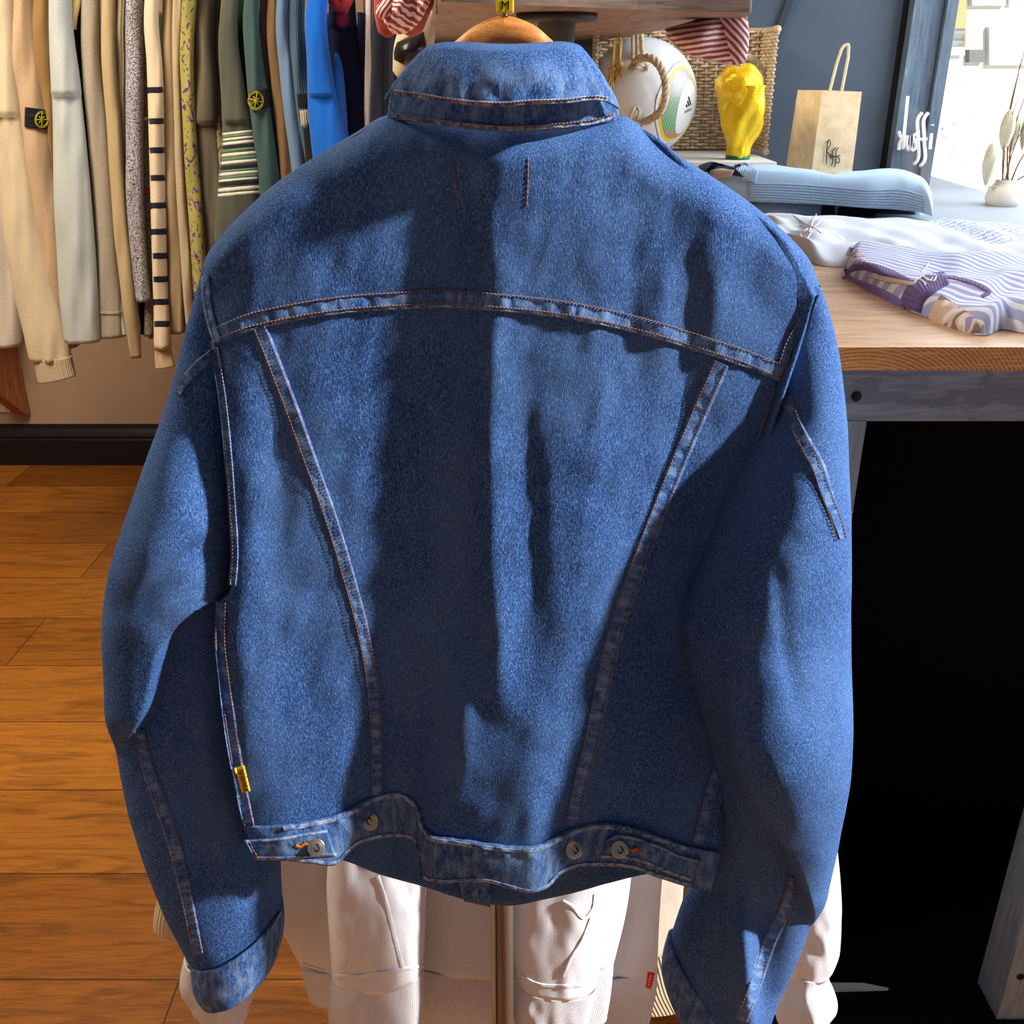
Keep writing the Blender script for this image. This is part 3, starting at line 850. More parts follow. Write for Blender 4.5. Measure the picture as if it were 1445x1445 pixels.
# shopfront window: moulded posts, glass, ledge
M['framepaint'] = NT('weathered_frame_paint', .5, .4).m
t_ = NT('weathered_frame_paint', .5, .4)
n = t_.noise(t_.coord('Object', scale=(14, 14, 1.2)), 12, 4, .7)
t_.color(t_.ramp(n, [(.30, srgb(70, 88, 108)), (.62, srgb(96, 116, 136)), (.72, srgb(150, 170, 190))])); M['framepaint'] = t_.m
xe = float(PY(1318, 180, DW)[0])
xg = x0 + .012
mb = MB()
mb.box((xg, DW - .045, .9), (xg + .022, DW + .06, 2.6))
mb.box((xg + .026, DW - .03, .9), (xg + .050, DW + .06, 2.6))
mb.box((xg + .053, DW - .015, .9), (xe - .03, DW + .06, 2.6))
mb.box((xe - .027, DW - .030, .9), (xe, DW + .06, 2.6))
mb.box((2.30, DW - .03, .9), (2.40, DW + .06, 2.6))
win = mb.build('window_1', M['framepaint'], smooth=False); win['kind'] = 'structure'
M['blackgap'] = plain('black_gap', srgb(12, 14, 18), .7)
MB().box((x0, DW - .01, .9), (xg, DW + .05, 2.6)).build('shadow_gap', M['blackgap'], win, smooth=False)
t_ = bpy.data.materials.new('window_glass'); t_.use_nodes = True
nt = t_.node_tree; nt.nodes.remove(nt.nodes['Principled BSDF'])
tr = nt.nodes.new('ShaderNodeBsdfTransparent'); gl = nt.nodes.new('ShaderNodeBsdfGlossy'); gl.inputs['Roughness'].default_value = .02
mx = nt.nodes.new('ShaderNodeMixShader'); mx.inputs[0].default_value = .05
nt.links.new(tr.outputs[0], mx.inputs[1]); nt.links.new(gl.outputs[0], mx.inputs[2]); nt.links.new(mx.outputs[0], nt.nodes['Material Output'].inputs[0])
M['glass'] = t_
GY = DW - .06
MB().box((xg + .02, GY, 1.02), (2.36, GY + .006, 2.6)).build('pane', M['glass'], win, smooth=False)
M['ledge'] = plain('grey_stone_ledge', srgb(150, 160, 172), .6)
struct('trim_2', MB().box((xg, GY - .02, .96), (2.4, DW + .30, 1.02)), M['ledge'], smooth=False)
struct('wall_under_window', MB().box((x0, DW, 0), (2.4, DW + .1, .96)), M['bluegrey'], smooth=False)
mb = MB(); mb.box((2.0, .74, 0), (2.1, DW, .95)); mb.box((2.0, .74, 2.55), (2.1, DW, 2.75)); mb.box((2.0, .74, .95), (2.1, .98, 2.55)); mb.box((2.0, 2.52, .95), (2.1, DW, 2.55))
struct('sun_block_wall', mb, M['bluegrey'], smooth=False)  # unseen wall, placed to keep direct sun off counter and rail
w2_ = struct('added_blind', MB().box((2.02, .98, .95), (2.05, 2.52, 2.55)), plain('added_blind_white', srgb(235, 236, 236), .9), smooth=False)  # unseen blind, made up to block the sun and back the side lamp
zl = 1.45 - .286 + .006
lp = [PZ(x, y, zl) for x, y in ((1236,272),(1308,246),(1380,268),(1445,288),(1600,336),(1600,352),(1400,338),(1236,318))]
nl = len(lp)
mb = MB(); mb.add(lp + [p - np.array([0, 0, .005]) for p in lp], [list(range(nl))[::-1], [nl + i for i in range(nl)]] + [[i, (i+1) % nl, nl + (i+1) % nl, nl + i] for i in range(nl)])
lo = struct('trim_3', mb, M['ledge'], smooth=False)
bm = bmesh.new(); bm.from_mesh(lo.data); bmesh.ops.recalc_face_normals(bm, faces=bm.faces); bm.to_mesh(lo.data); bm.free()
# mirrored lettering on the glass, seen from inside
def vinyl(name, c):
    m = bpy.data.materials.new(name); m.use_nodes = True; n = m.node_tree; n.nodes.remove(n.nodes['Principled BSDF'])
    a = n.nodes.new('ShaderNodeBsdfDiffuse'); b = n.nodes.new('ShaderNodeBsdfTranslucent'); x = n.nodes.new('ShaderNodeMixShader')
    a.inputs[0].default_value = c; b.inputs[0].default_value = c; x.inputs[0].default_value = .6
    n.links.new(a.outputs[0], x.inputs[1]); n.links.new(b.outputs[0], x.inputs[2]); n.links.new(x.outputs[0], n.nodes['Material Output'].inputs[0]); return m
M['white_vinyl'] = vinyl('white_vinyl_lettering', srgb(252, 252, 252))
M['grey_vinyl'] = vinyl('translucent_vinyl_lettering', srgb(246, 247, 248))
def stroke(mb, pts, plane, r, n=24):
    c = spline(pts, n)
    mb.tube(PY(c[:, 0], c[:, 1], plane), r, 6)
w = .0042
mb = MB()
L = lambda *p: stroke(mb, [(1045 + x / 3.6125, y / 3.6125) for x, y in p], GY - .003, w)
L((853,490),(846,560),(838,640),(828,760)); L((838,690),(822,700),(806,670)); L((834,700),(815,720),(806,765))     # k
L((850,690),(846,740),(856,765),(868,740),(872,690)); L((872,690),(868,765))                                        # u
L((900,680),(885,690),(880,712),(892,730),(888,760),(872,768))                                                        # s
L((926,575),(912,590),(905,700),(892,830),(882,838)); L((890,712),(920,708))                                          # f
L((958,575),(944,590),(936,700),(922,840),(912,846)); L((922,712),(950,708))                                          # f
L((974,680),(966,760)); L((979,634),(978,640))                                                                         # i
mb.build('window_lettering', M['white_vinyl'], win)
mb = MB(); w = .0032
L((1100,580),(1086,600),(1090,640),(1104,600),(1100,580)); L((1095,640),(1085,760),(1070,810)); L((1030,650),(1015,700),(1004,760)); L((1030,650),(1040,700),(1050,690))   # R and @ in part
L((1185,600),(1270,596),(1290,615),(1280,840),(1262,862),(1165,858),(1143,835),(1160,630),(1185,600))                                            # rounded square
L((1215,660),(1245,690),(1242,750),(1215,785),(1188,755),(1190,695),(1215,660)); L((1178,655),(1188,650))                                        # lens ring and dot
mb.build('window_lettering', M['grey_vinyl'], win)

# outside: pavement, road, sunlit buildings
M['pavement'] = plain('grey_pavement', srgb(146, 152, 160), .8)
M['road'] = plain('pale_road', srgb(214, 212, 206), .9)
struct('ground_outside', MB().box((-6, DW + .3, -.12), (40, 4.2, -.06)), M['pavement'], smooth=False)
struct('road_outside', MB().box((-6, 4.2, -.14), (40, 30, -.08)), M['road'], smooth=False)
M['render'] = plain('white_render', srgb(238, 234, 226), .9)
M['shopglass'] = plain('street_window_glass', srgb(176, 190, 194), .3, 0, .3)
M['door_wood'] = plain('light_door_wood', srgb(200, 160, 110), .6)
BY = 15.0
bld = empty('building', (9, BY, 0), 'sunlit white building seen across the street through the shop window', 'building')
FN = np.array([.64, -.768, 0]); FP = PY(1345, 60, BY); FTn = np.array([.768, .64, 0])
def PF(px, py, lift=0.0):
    d = rays(px, py); t = ((FP + FN * lift - np.array([0, 0, EYE])) @ FN) / (d @ FN)
    return d * t + np.array([0, 0, EYE])
def slab(c4, name, mat, depth):
    c4 = [np.array(c) for c in c4]; k4 = [c - FN * depth for c in c4]
    mb = MB().add(c4 + k4, [[0,1,2,3],[7,6,5,4],[0,4,5,1],[1,5,6,2],[2,6,7,3],[3,7,4,0]])
    o = mb.build(name, mat, bld, smooth=False)
    bm = bmesh.new(); bm.from_mesh(o.data); bmesh.ops.recalc_face_normals(bm, faces=bm.faces); bm.to_mesh(o.data); bm.free()
    return o
b0 = np.array([FP[0], FP[1], -.1]) - FTn * 4; b1 = b0 + FTn * 16
slab([b0, b1, b1 + [0, 0, 7], b0 + [0, 0, 7]], 'facade', M['render'], 4)
def onwall(x0, y0, x1, y1, mat, name, d=.06):
    return slab([PF(x0, y1, d), PF(x1, y1, d), PF(x1, y0, d), PF(x0, y0, d)], name, mat, d + .05)
onwall(1396, 38, 1500, 92, M['shopglass'], 'window'); onwall(1338, 40, 1362, 78, M['shopglass'], 'window')
onwall(1368, 70, 1390, 88, plain('dark_grey_panel', srgb(110, 112, 112), .6), 'panel'); onwall(1343, -30, 1364, 66, M['door_wood'], 'door')
onwall(1372, -40, 1420, 8, M['shopglass'], 'window'); onwall(1426, -40, 1470, 6, M['shopglass'], 'window')

# ------------------------------------------------------------------ display counter
CZ, CY = EYE - .286, 1.10
t_ = NT('oak_top', .38, .4)
v = t_.coord('Object', scale=(1, .55, 1))
g1 = t_.noise(t_.coord('Object', scale=(2.2, 16, 16)), 3, 5, .6, 1.2)
g2 = t_.noise(t_.coord('Object', scale=(6, 90, 90)), 5, 3, .6)
c = t_.ramp(g1, [(.3, srgb(166, 130, 102)), (.5, srgb(196, 162, 130)), (.7, srgb(212, 182, 150))])
t_.color(t_.mix(c, srgb(150, 104, 68), t_.ramp(g2, [(.52, (0,0,0,1)), (.72, (.6,.6,.6,1))]))); t_.bump(g2, .12, .001)
M['oak'] = t_.m
t_ = NT('oak_end_grain', .5, .3)
r1 = t_.wave(t_.coord('Object', scale=(1, 1, 1), loc=(-.40, -1.1, -1.02)), 75, 3.0, 3, 7, 'RINGS', 'Y')
r2 = t_.noise(t_.coord('Object', rot=(0, .7, 0), scale=(8, 1, 220)), 3, 2)
r3 = t_.noise(t_.coord('Object'), 700, 2)
c = t_.mix(t_.ramp(r1, [(.3, srgb(178, 120, 68)), (.7, srgb(214, 164, 108))]), srgb(232, 188, 134), t_.ramp(r2, [(.58, (0,0,0,1)), (.66, (.7,.7,.7,1))]))
t_.color(t_.mix(c, srgb(120, 70, 30), t_.ramp(r3, [(.58, (0,0,0,1)), (.7, (.6,.6,.6,1))]))); M['oak_end'] = t_.m
t_ = NT('grey_stain', .5, .35)
n = t_.noise(t_.coord('Object', scale=(5, 5, 40)), 3, 4, .65, .8); n2 = t_.noise(t_.coord('Object', scale=(9, 9, 22)), 1.5, 2)
c = t_.ramp(n, [(.3, srgb(98, 114, 132)), (.65, srgb(138, 154, 172))])
t_.color(t_.mix(c, srgb(100, 116, 134), t_.ramp(n2, [(.56, (0,0,0,1)), (.58, (.75,.75,.75,1))]))); t_.bump(n, .2, .001); M['greystain'] = t_.m
t_ = NT('grey_stain_upright', .5, .35)
n = t_.noise(t_.coord('Object', scale=(60, 60, 3)), 3, 4, .65, .5)
t_.color(t_.ramp(n, [(.3, srgb(96, 112, 128)), (.65, srgb(138, 154, 170))])); t_.bump(n, .2, .001); M['greystain_v'] = t_.m
M['black'] = plain('matt_black_board', srgb(7, 9, 13), .75, 0, .08)
counter = empty('display_counter', (.75, 1.8, 0), 'oak topped counter with grey stained frame and dark recess, right of the denim jacket', 'counter')
XL, XR, CB_ = -.34, 1.75, 2.74
TT = .0268
mb = MB()
v_ = [(XL, CY, CZ - TT), (XR, CY, CZ - TT), (XR, CB_, CZ - TT), (XL, CB_, CZ - TT), (XL, CY, CZ), (XR, CY, CZ), (XR, CB_, CZ), (XL, CB_, CZ)]
mb.add(v_, [[0,3,2,1],[4,5,6,7],[1,2,6,5],[2,3,7,6],[3,0,4,7]]); mb.add(v_, [[0,1,5,4]], mi=1)
mb.build('worktop', [M['oak'], M['oak_end']], counter, smooth=False, bevel=.0015)
AZ = EYE - 1.1 * .3418
MB().box((XL + .01, CY + .006, AZ), (XR - .01, CY + .03, CZ - TT)).build('apron', M['greystain'], counter, smooth=False, bevel=.001)
l1 = float(PY(1225, 596, CY)[0])
MB().box((l1 - .075, CY + .004, 0), (l1, CY + .07, AZ)).build('leg', M['greystain_v'], counter, smooth=False, bevel=.001)
l2 = float(PY(1422, 1360, CY)[0])
MB().box((l2, CY - .01, 0), (l2 + .09, CY + .06, AZ)).build('leg', M['greystain_v'], counter, smooth=False, bevel=.001)
MB().box((l1 - .06, CY + .42, .02), (XR - .02, CY + .44, AZ)).build('back_board', M['black'], counter, smooth=False)
MB().box((l1 - .075, CY + .07, .06), (l1 - .06, CB_ - .05, CZ - TT)).build('end_board', M['black'], counter, smooth=False)
MB().box((l1 - .075, CY - .02, 0), (XR - .02, CB_ - .1, .10)).build('plinth', M['black'], counter, smooth=False, bevel=.002)
MB().box((XL + .02, CB_ - .09, 0), (XR - .02, CB_ - .05, CZ - TT)).build('back_frame', M['black'], counter, smooth=False)
# screw in the apron and on the lower leg
M['darksteel'] = plain('dark_screw', srgb(40, 42, 48), .45, .7)
def screw(px, py, Y, r):
    c = PY(px, py, Y)
    prof = [(0, 0), (r, 0), (r, .0012), (r*.85, .0020), (r*.3, .0012), (0.0002, .0008)]
    th = np.linspace(0, 2*np.pi, 20, endpoint=False)
    rows = [[c + np.array([q*math.cos(t), -h, q*math.sin(t)]) for t in th] for q, h in prof]
    mb = MB().grid(np.array(rows), wrap=True)
    for k in (0, 1):
        d = (r*.6, .0006, r*.14) if k == 0 else (r*.14, .0006, r*.6)
        mb.box(c + np.array([-d[0], -.0024, -d[2]]), c + np.array([d[0], -.0010, d[2]]))
    mb.build('screw', M['darksteel'], counter)
screw(1208, 559, CY + .006, .0062)
screw(1440, 1378, CY - .010, .006)
M['sun_sliver'] = plain('pale_sun_sliver', srgb(235, 238, 242), .4, .3)  # pale strip on the plinth imitates a sliver of sunlight
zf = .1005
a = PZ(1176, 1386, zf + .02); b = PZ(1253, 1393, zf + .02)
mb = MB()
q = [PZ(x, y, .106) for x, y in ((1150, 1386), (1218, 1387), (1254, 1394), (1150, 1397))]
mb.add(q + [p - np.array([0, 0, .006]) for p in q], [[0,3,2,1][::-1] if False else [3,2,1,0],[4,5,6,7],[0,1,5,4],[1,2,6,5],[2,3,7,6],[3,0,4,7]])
tag(mb.build('sun_sliver_strip', M['sun_sliver'], smooth=False), 'thin pale strip imitating a sliver of sunlight on the black floor of the counter', 'strip')
M['copper'] = plain('copper_rod', srgb(190, 120, 80), .35, .8)
cz_ = PZ(1157, 1448, .10)
tag(MB().tube([cz_, cz_ + [.004, 0, .07]], .0018, 8).build('copper_rod', M['copper']), 'thin copper coloured rod on the black plinth below the bright white sleeve', 'rod')

# white riser on the counter behind the folded clothes
M['white_board'] = plain('white_painted_board', srgb(226, 224, 218), .6)
RZ = EYE - .077 * 2.45
rx0, rx1 = -.32, float(PY(1083, 225, 2.45)[0])
rs = empty('display_riser', ((rx0 + rx1) / 2, 2.54, CZ), 'low white riser on the counter carrying the football, basket and gold trophy', 'riser')
MB().box((rx0, 2.36, RZ - .014), (rx1, 2.725, RZ)).build('top', M['white_board'], rs, smooth=False, bevel=.002)
for q in ((rx0, rx0 + .014), (rx1 - .014, rx1)):
    MB().box((q[0], 2.37, CZ), (q[1], 2.72, RZ - .014)).build('side', M['white_board'], rs, smooth=False)
MB().box((rx0 + .014, 2.69, CZ), (rx1 - .014, 2.704, RZ - .014)).build('back', M['white_board'], rs, smooth=False)

# ------------------------------------------------------------------ wooden shelf board overhead on its pipe fitting
BZ = 1.520
poly = [PZ(622, 2, BZ), PZ(760, 8, BZ), PZ(900, 13, BZ), PZ(1060, 17.5, BZ), PZ(1056, 24, BZ), PZ(940, 42, BZ), PZ(813, 63, BZ), PZ(603, 62, BZ)]
poly = [np.array(p) for p in poly]
for p in poly: p[1] = min(p[1], 2.62) if False else p[1]
t_ = NT('dark_board', .6, .3)
n = t_.noise(t_.coord('Object', scale=(3, 3, 40)), 4, 5, .65, 1.0); n2 = t_.noise(t_.coord('Object'), 220, 3)
c = t_.ramp(n, [(.3, srgb(66, 50, 40)), (.7, srgb(128, 104, 88))])
t_.color(t_.mix(c, srgb(170, 96, 70), t_.ramp(t_.noise(t_.coord(), 6, 2), [(.55, (0,0,0,1)), (.7, (.6,.6,.6,1))]))); M['board'] = t_.m
t_ = NT('board_underside', .5, .35)
n = t_.noise(t_.coord('Object', scale=(10, 2, 10)), 4, 4, .6, .6)
t_.color(t_.ramp(n, [(.3, srgb(116, 92, 80)), (.7, srgb(156, 130, 116))])); M['board_under'] = t_.m
nb = len(poly)
bv = [tuple(p) for p in poly] + [(p[0], p[1], BZ + .075) for p in poly]
mb = MB()
mb.add(bv, [list(range(nb))], mi=1); mb.add(bv, [[nb + i for i in range(nb)][::-1]] + [[i, nb + i, nb + (i+1) % nb, (i+1) % nb] for i in range(nb)], mi=0)
bo = mb.build('shelf_board', [M['board'], M['board_under']], None, smooth=False, bevel=.004)
bm = bmesh.new(); bm.from_mesh(bo.data); bmesh.ops.recalc_face_normals(bm, faces=bm.faces); bm.to_mesh(bo.data); bm.free()
tag(bo, 'thick dark wooden shelf board above the collar of the denim jacket, seen from below', 'shelf')
M['iron'] = plain('black_iron_pipe', srgb(70, 70, 72), .45, .6)
fp = PZ(786, 19, BZ)
pipe = empty('pipe_support', (fp[0], fp[1], CZ), 'black iron pipe with round flange holding up the wooden shelf board', 'pipe')
R_ = .055
MB().lathe([(0.001, BZ - CZ), (R_, BZ - CZ), (R_, BZ - CZ - .008), (R_ - .003, BZ - CZ - .010), (.026, BZ - CZ - .011), (.024, BZ - CZ - .036), (.021, BZ - CZ - .038), (.0165, BZ - CZ - .038)][::-1], (fp[0], fp[1], CZ), 40).build('flange', M['iron'], pipe)
mb = MB(); prof = [(.0165, .0)] + [(.0165 + (.0009 if k % 2 else 0), (BZ - CZ - .036) - .0022 * (22 - k)) for k in range(22)]
mb.lathe(prof, (fp[0], fp[1], CZ), 24).build('pipe', M['steel'], pipe)
MB().lathe([(.045, 0), (.045, .008), (.024, .010), (.022, .03), (.0165, .03)], (fp[0], fp[1], CZ), 40).build('floor_flange', M['iron'], pipe)

ax_ = float(hk[0]) + .018; az_ = float(hk[2]) + .062 + .0145
mb = MB().tube([(ax_, .69, az_), (ax_, .72, az_), (ax_, 1.0, az_), (ax_, float(poly[1][1]) + .01, az_)], .0040, 12)
part_label(mb.build('hanging_arm', M['iron'], pipe), 'thin iron arm reaching forward from the shelf board')
# ------------------------------------------------------------------ wicker basket, footballs, trophy, paper bag
t_ = NT('wicker', .55, .3)
n = t_.noise(t_.coord('Object', scale=(30, 30, 12)), 4, 3)
t_.color(t_.ramp(n, [(.3, srgb(158, 134, 104)), (.7, srgb(218, 198, 166))])); M['wicker'] = t_.m
t_ = NT('pale_rope', .7, .2)
t_.color(t_.ramp(t_.noise(t_.coord(), 90, 3), [(.3, srgb(168, 148, 118)), (.7, srgb(216, 202, 176))])); M['rope'] = t_.m
BKY = 2.70
bx0, bx1 = float(PY(838, 150, 2.43)[0]), float(PY(1068, 150, BKY)[0])
bk = empty('wicker_basket', ((bx0 + bx1) / 2, 2.55, RZ), 'wicker basket lying open on the white riser, a white football in its mouth', 'basket')
zt = 1.545
def weave(P0, P1, h0, h1, nst, name, nrm):
    """a woven panel: upright stakes and close weavers"""
    P0, P1 = np.array(P0), np.array(P1); nrm = np.array(nrm, float)
    mb = MB()
    nw = int((h1 - h0) / .0075)
    for k in range(nw):
        z = h0 + (k + .5) * (h1 - h0) / nw
        n = nst * 4 + 1
        t = np.linspace(0, 1, n)
        p = P0[None] * (1 - t[:, None]) + P1[None] * t[:, None]
        p[:, 2] = z
        p = p + nrm[None] * (.0042 * np.sin(t * nst * np.pi + (k % 2) * np.pi))[:, None]
        mb.tube(p, .0037, 5)
    o = mb.build(name, M['wicker'], bk); o['kind'] = 'stuff'
    m2 = MB()
    for k in range(nst):
        t = (k + .5) / nst
        p = P0 * (1 - t) + P1 * t
        m2.tube([np.array([p[0], p[1], h0]), np.array([p[0], p[1], h1])], .0032, 6)
    o2 = m2.build('stakes', M['wicker'], o); o2['kind'] = 'stuff'
weave((bx0 + .02, BKY, 0), (bx1, BKY, 0), RZ + .004, zt - .006, 17, 'back_weave', (0, -1, 0))
weave((bx0, 2.42, 0), (bx0 + .02, BKY, 0), RZ + .004, zt - .006, 13, 'side_weave', (-1, 0, 0))
weave((bx1 - .002, 2.55, 0), (bx1, BKY, 0), RZ + .004, zt - .006, 7, 'side_weave', (1, 0, 0))
mb = MB()
for q in (((bx0, 2.42), (bx0 + .02, BKY), (bx1, BKY), (bx1 - .002, 2.55)),):
    for zz in (RZ + .008, zt - .008):
        mb.tube(spline(np.array([(x, y, zz) for x, y in q]), 60), .0085, 8)
mb.build('rim', M['wicker'], bk)['kind'] = 'stuff'
# stiff corner post and the two rope handles
mb = MB()
for k in range(3):
    a = PY(893 + k * 6, 48, 2.407); b = PY(899 + k * 4, 190, 2.407); b[2] = max(b[2], RZ + .005)
    mb.tube(spline(np.array([a, (a + b) / 2 + [.003 * (k - 1), 0, 0], b]), 16), .0048, 7)
mb.build('corner_post', M['rope'], bk)['kind'] = 'stuff'
def rope(mb, pts, r, n=140, turns=26):
    c = spline(np.array(pts, float), n)
    t = np.gradient(c, axis=0); t /= np.linalg.norm(t, axis=1)[:, None]
    a = np.cross(t, [0, 1, 0]); a /= np.linalg.norm(a, axis=1)[:, None]; b = np.cross(t, a)
    for k in range(3):
        ph = np.linspace(0, turns * 2 * np.pi / 3, n) + k * 2 * np.pi / 3
        mb.tube(c + r * .5 * (np.cos(ph)[:, None] * a + np.sin(ph)[:, None] * b), r * .56, 7)
mb = MB()
rope(mb, [PY(x, y, d) for x, y, d in ((893,94,2.395),(905,82,2.336),(920,83,2.313),(932,95,2.301),(939,118,2.301),(938,142,2.301),(931,158,2.313),(921,166,2.336),(908,172,2.384))], .0085)
part_label(mb.build('rope_handle', M['rope'], bk), 'twisted rope handle on the left, in front of the ball')['kind'] = 'stuff'
mb = MB()
rope(mb, [PY(x, y, d) for x, y, d in ((1052,80,2.581),(1063,84,2.604),(1072,97,2.616),(1075,120,2.616),(1072,140,2.616),(1066,155,2.592))], .0085, 100, 18)
part_label(mb.build('rope_handle', M['rope'], bk), 'twisted rope handle on the right, behind the trophy')['kind'] = 'stuff'
mb = MB()
for k, (x, y) in enumerate(((884,160),(888,168),(894,163),(900,176))):
    mb.tube(spline([PY(897, 92 + 20 * (k % 2) + 58, 2.384), PY(x + 8, y - 2, 2.348), PY(x, y + 12, 2.348)], 14), .003, 6)
rope(mb, [PY(889,98,2.384), PY(899,94,2.35), PY(909,90,2.36), PY(912,100,2.395)], .006, 50, 8)
mb.build('rope_lashing', M['rope'], bk)['kind'] = 'stuff'
t_ = NT('straw_tassel', .7, .2); t_.color(t_.ramp(t_.noise(t_.coord('Object', scale=(6,6,1)), 40, 3), [(.3, srgb(168, 122, 48)), (.7, srgb(224, 186, 104))])); M['straw'] = t_.m
for (x0_, y0_, x1_, y1_) in ((868, 55, 859, 124), (876, 55, 872, 112)):
    mb = MB()
    for k in range(14):
        j = random.uniform(-1, 1)
        a = PY(x0_ + j * 2, y0_, 2.395); m_ = PY((x0_ + x1_) / 2 + j * 1.6, (y0_ + y1_) / 2 + 10, 2.395 + random.uniform(-.004, .004)); b = PY(x1_ + j * 6, y1_ + random.uniform(-6, 2), 2.395 + random.uniform(-.01, .01))
        mb.tube(spline(np.array([a, m_, b]), 10), .0018, 5)
    q = PY((x0_ + x1_) / 2, (y0_ + y1_) / 2 + 8, 2.395)
    mb.tube([q + [-.001, 0, .004], q + [.001, 0, -.004]], .009, 10)
    part_label(mb.build('straw_tassel', M['straw'], bk), 'golden straw tassel hanging on the weave')['kind'] = 'stuff'

def icoball(c, R, sub=5):
    bm = bmesh.new(); bmesh.ops.create_icosphere(bm, subdivisions=sub, radius=1.0)
    v = np.array([q.co[:] for q in bm.verts]); f = [[x.index for x in q.verts] for q in bm.faces]; bm.free()
    return v, f
def surf_patch(c, R, ax, up, fn, lift, mat, name, parent, n=48, nr=10):
    """flat printed panel on the ball: outline fn(angle) gives the angular radius"""
    ax = Vector(ax).normalized(); up = Vector(up); up = (up - ax * up.dot(ax)).normalized(); rt = up.cross(ax)
    rows = []
    for k in range(nr + 1):
        row = []
        for t in np.linspace(0, 2*np.pi, n, endpoint=False):
            x, y = fn(t); x *= k / nr; y *= k / nr
            d = (ax + rt * math.tan(x) + up * math.tan(y)).normalized()
            row.append(np.array(c) + np.array(d) * (R + lift))
        rows.append(row)
    mb = MB().grid(np.array(rows), wrap=True, flip=True)
    o = mb.build(name, mat, parent)
    bm = bmesh.new(); bm.from_mesh(o.data)
    if sum((f.normal.dot(ax) for f in bm.faces)) < 0: bmesh.ops.reverse_faces(bm, faces=bm.faces); bm.to_mesh(o.data)
    bm.free(); return o
M['ballwhite'] = plain('glossy_white_ball', srgb(236, 240, 244), .25, 0, .5)
R = .129
bc = PY(904, 143, 2.50); bc[2] = RZ + R
ball = empty('football', (bc[0], bc[1], RZ), 'white football with yellow and green printed panel, resting inside the wicker basket', 'ball')
v, f = icoball(bc, R)
# shallow panel seams
seams = [np.array(q)/np.linalg.norm(q) for q in ((0,0,1),(1,.2,.15),(.25,1,.1),(.7,-.7,-.4),(-.6,-.7,.2),(-.7,.5,-.3),(.1,.1,-1),(.5,-.6,.62))]
dd = np.array([v @ s for s in seams]); so_ = np.sort(dd, 0)
gr = 1 - .012 * np.exp(-((so_[-1] - so_[-2]) / .018) ** 2)
MB().add(v * gr[:, None] * R + bc, f).build('shell', M['ballwhite'], ball)
ax = (.66, -.74, -.10)
up = (.12, .0, 1)
colr = lambda n, c: plain(n, c, .3, 0, .5)
sh = lambda a, b, lo=0, hi=0: (lambda t: (a * math.cos(t) + lo, b * math.sin(t) + hi))
surf_patch(bc, R, ax, up, sh(.60, .74), .0006, colr('grey_line', srgb(96, 100, 110)), 'panel_outline', ball)
surf_patch(bc, R, ax, up, sh(.585, .725), .0009, M['ballwhite'], 'panel_border', ball)
surf_patch(bc, R, ax, up, sh(.53, .66), .0012, colr('ball_yellow', srgb(248, 216, 20)), 'panel_ring', ball)
t_ = NT('ball_stripes', .3, .5)
wv = t_.wave(t_.coord('Object', rot=(0, .5, 0)), 60, 0, 0, 1, 'BANDS', 'X')
zz = t_.n.new('ShaderNodeSeparateXYZ'); t_.link(t_.coord('Object', loc=(0, 0, -(bc[2] - R)), scale=(1, 1, 1)), zz.inputs[0])
hz = t_.math('DIVIDE', zz.outputs[2], 2 * R)
cc = t_.ramp(hz, [(.18, srgb(196, 84, 60)), (.28, srgb(40, 150, 90)), (.5, srgb(110, 150, 120)), (.66, srgb(168, 160, 170)), (.8, srgb(88, 88, 140))])
t_.color(t_.mix(cc, srgb(205, 205, 190), t_.math('MULTIPLY', wv, .55))); 
surf_patch(bc, R, ax, up, sh(.47, .60), .0015, t_.m, 'striped_panel', ball)
surf_patch(bc, R, ax, up, sh(.30, .46, .16, -.03), .0018, M['ballwhite'], 'badge_panel', ball)
def on_ball(c, R, ax, up, x, y, lift):
    ax = Vector(ax).normalized(); up = Vector(up); up = (up - ax * up.dot(ax)).normalized(); rt = up.cross(ax)
    rt = -rt if rt.x * 0 + 0 else rt
    return np.array(c) + np.array((ax + rt * math.tan(x) + up * math.tan(y)).normalized()) * (R + lift)
_ax = Vector(ax).normalized(); _up = Vector(up); _up = (_up - _ax * _up.dot(_ax)).normalized(); _rt = _up.cross(_ax)
mb = MB()
def tilt(x, y, a=.32): return (x * math.cos(a) - y * math.sin(a), x * math.sin(a) + y * math.cos(a))
for k, h in enumerate((.05, .10, .16)):                 # three slanted bars
    xx = -.075 + .062 * k; b0 = .02
    q = [(xx, b0), (xx + .042, b0), (xx + .042 - h*.45, b0 + h), (xx - h*.45, b0 + h)]
    pts = [on_ball(bc, R, ax, up, .14 + tilt(*p)[0], -.02 + tilt(*p)[1], .0024) for p in q]
    mb.add(pts, [[0, 1, 2, 3]])
v, f = text_mesh('adidas', .085)
mb.add([on_ball(bc, R, ax, up, .13 + tilt(p[0], p[1] - .045)[0], -.02 + tilt(p[0], p[1] - .045)[1], .0024) for p in v], f)
mb.build('ball_lettering', M['black_ink'], ball, smooth=False)

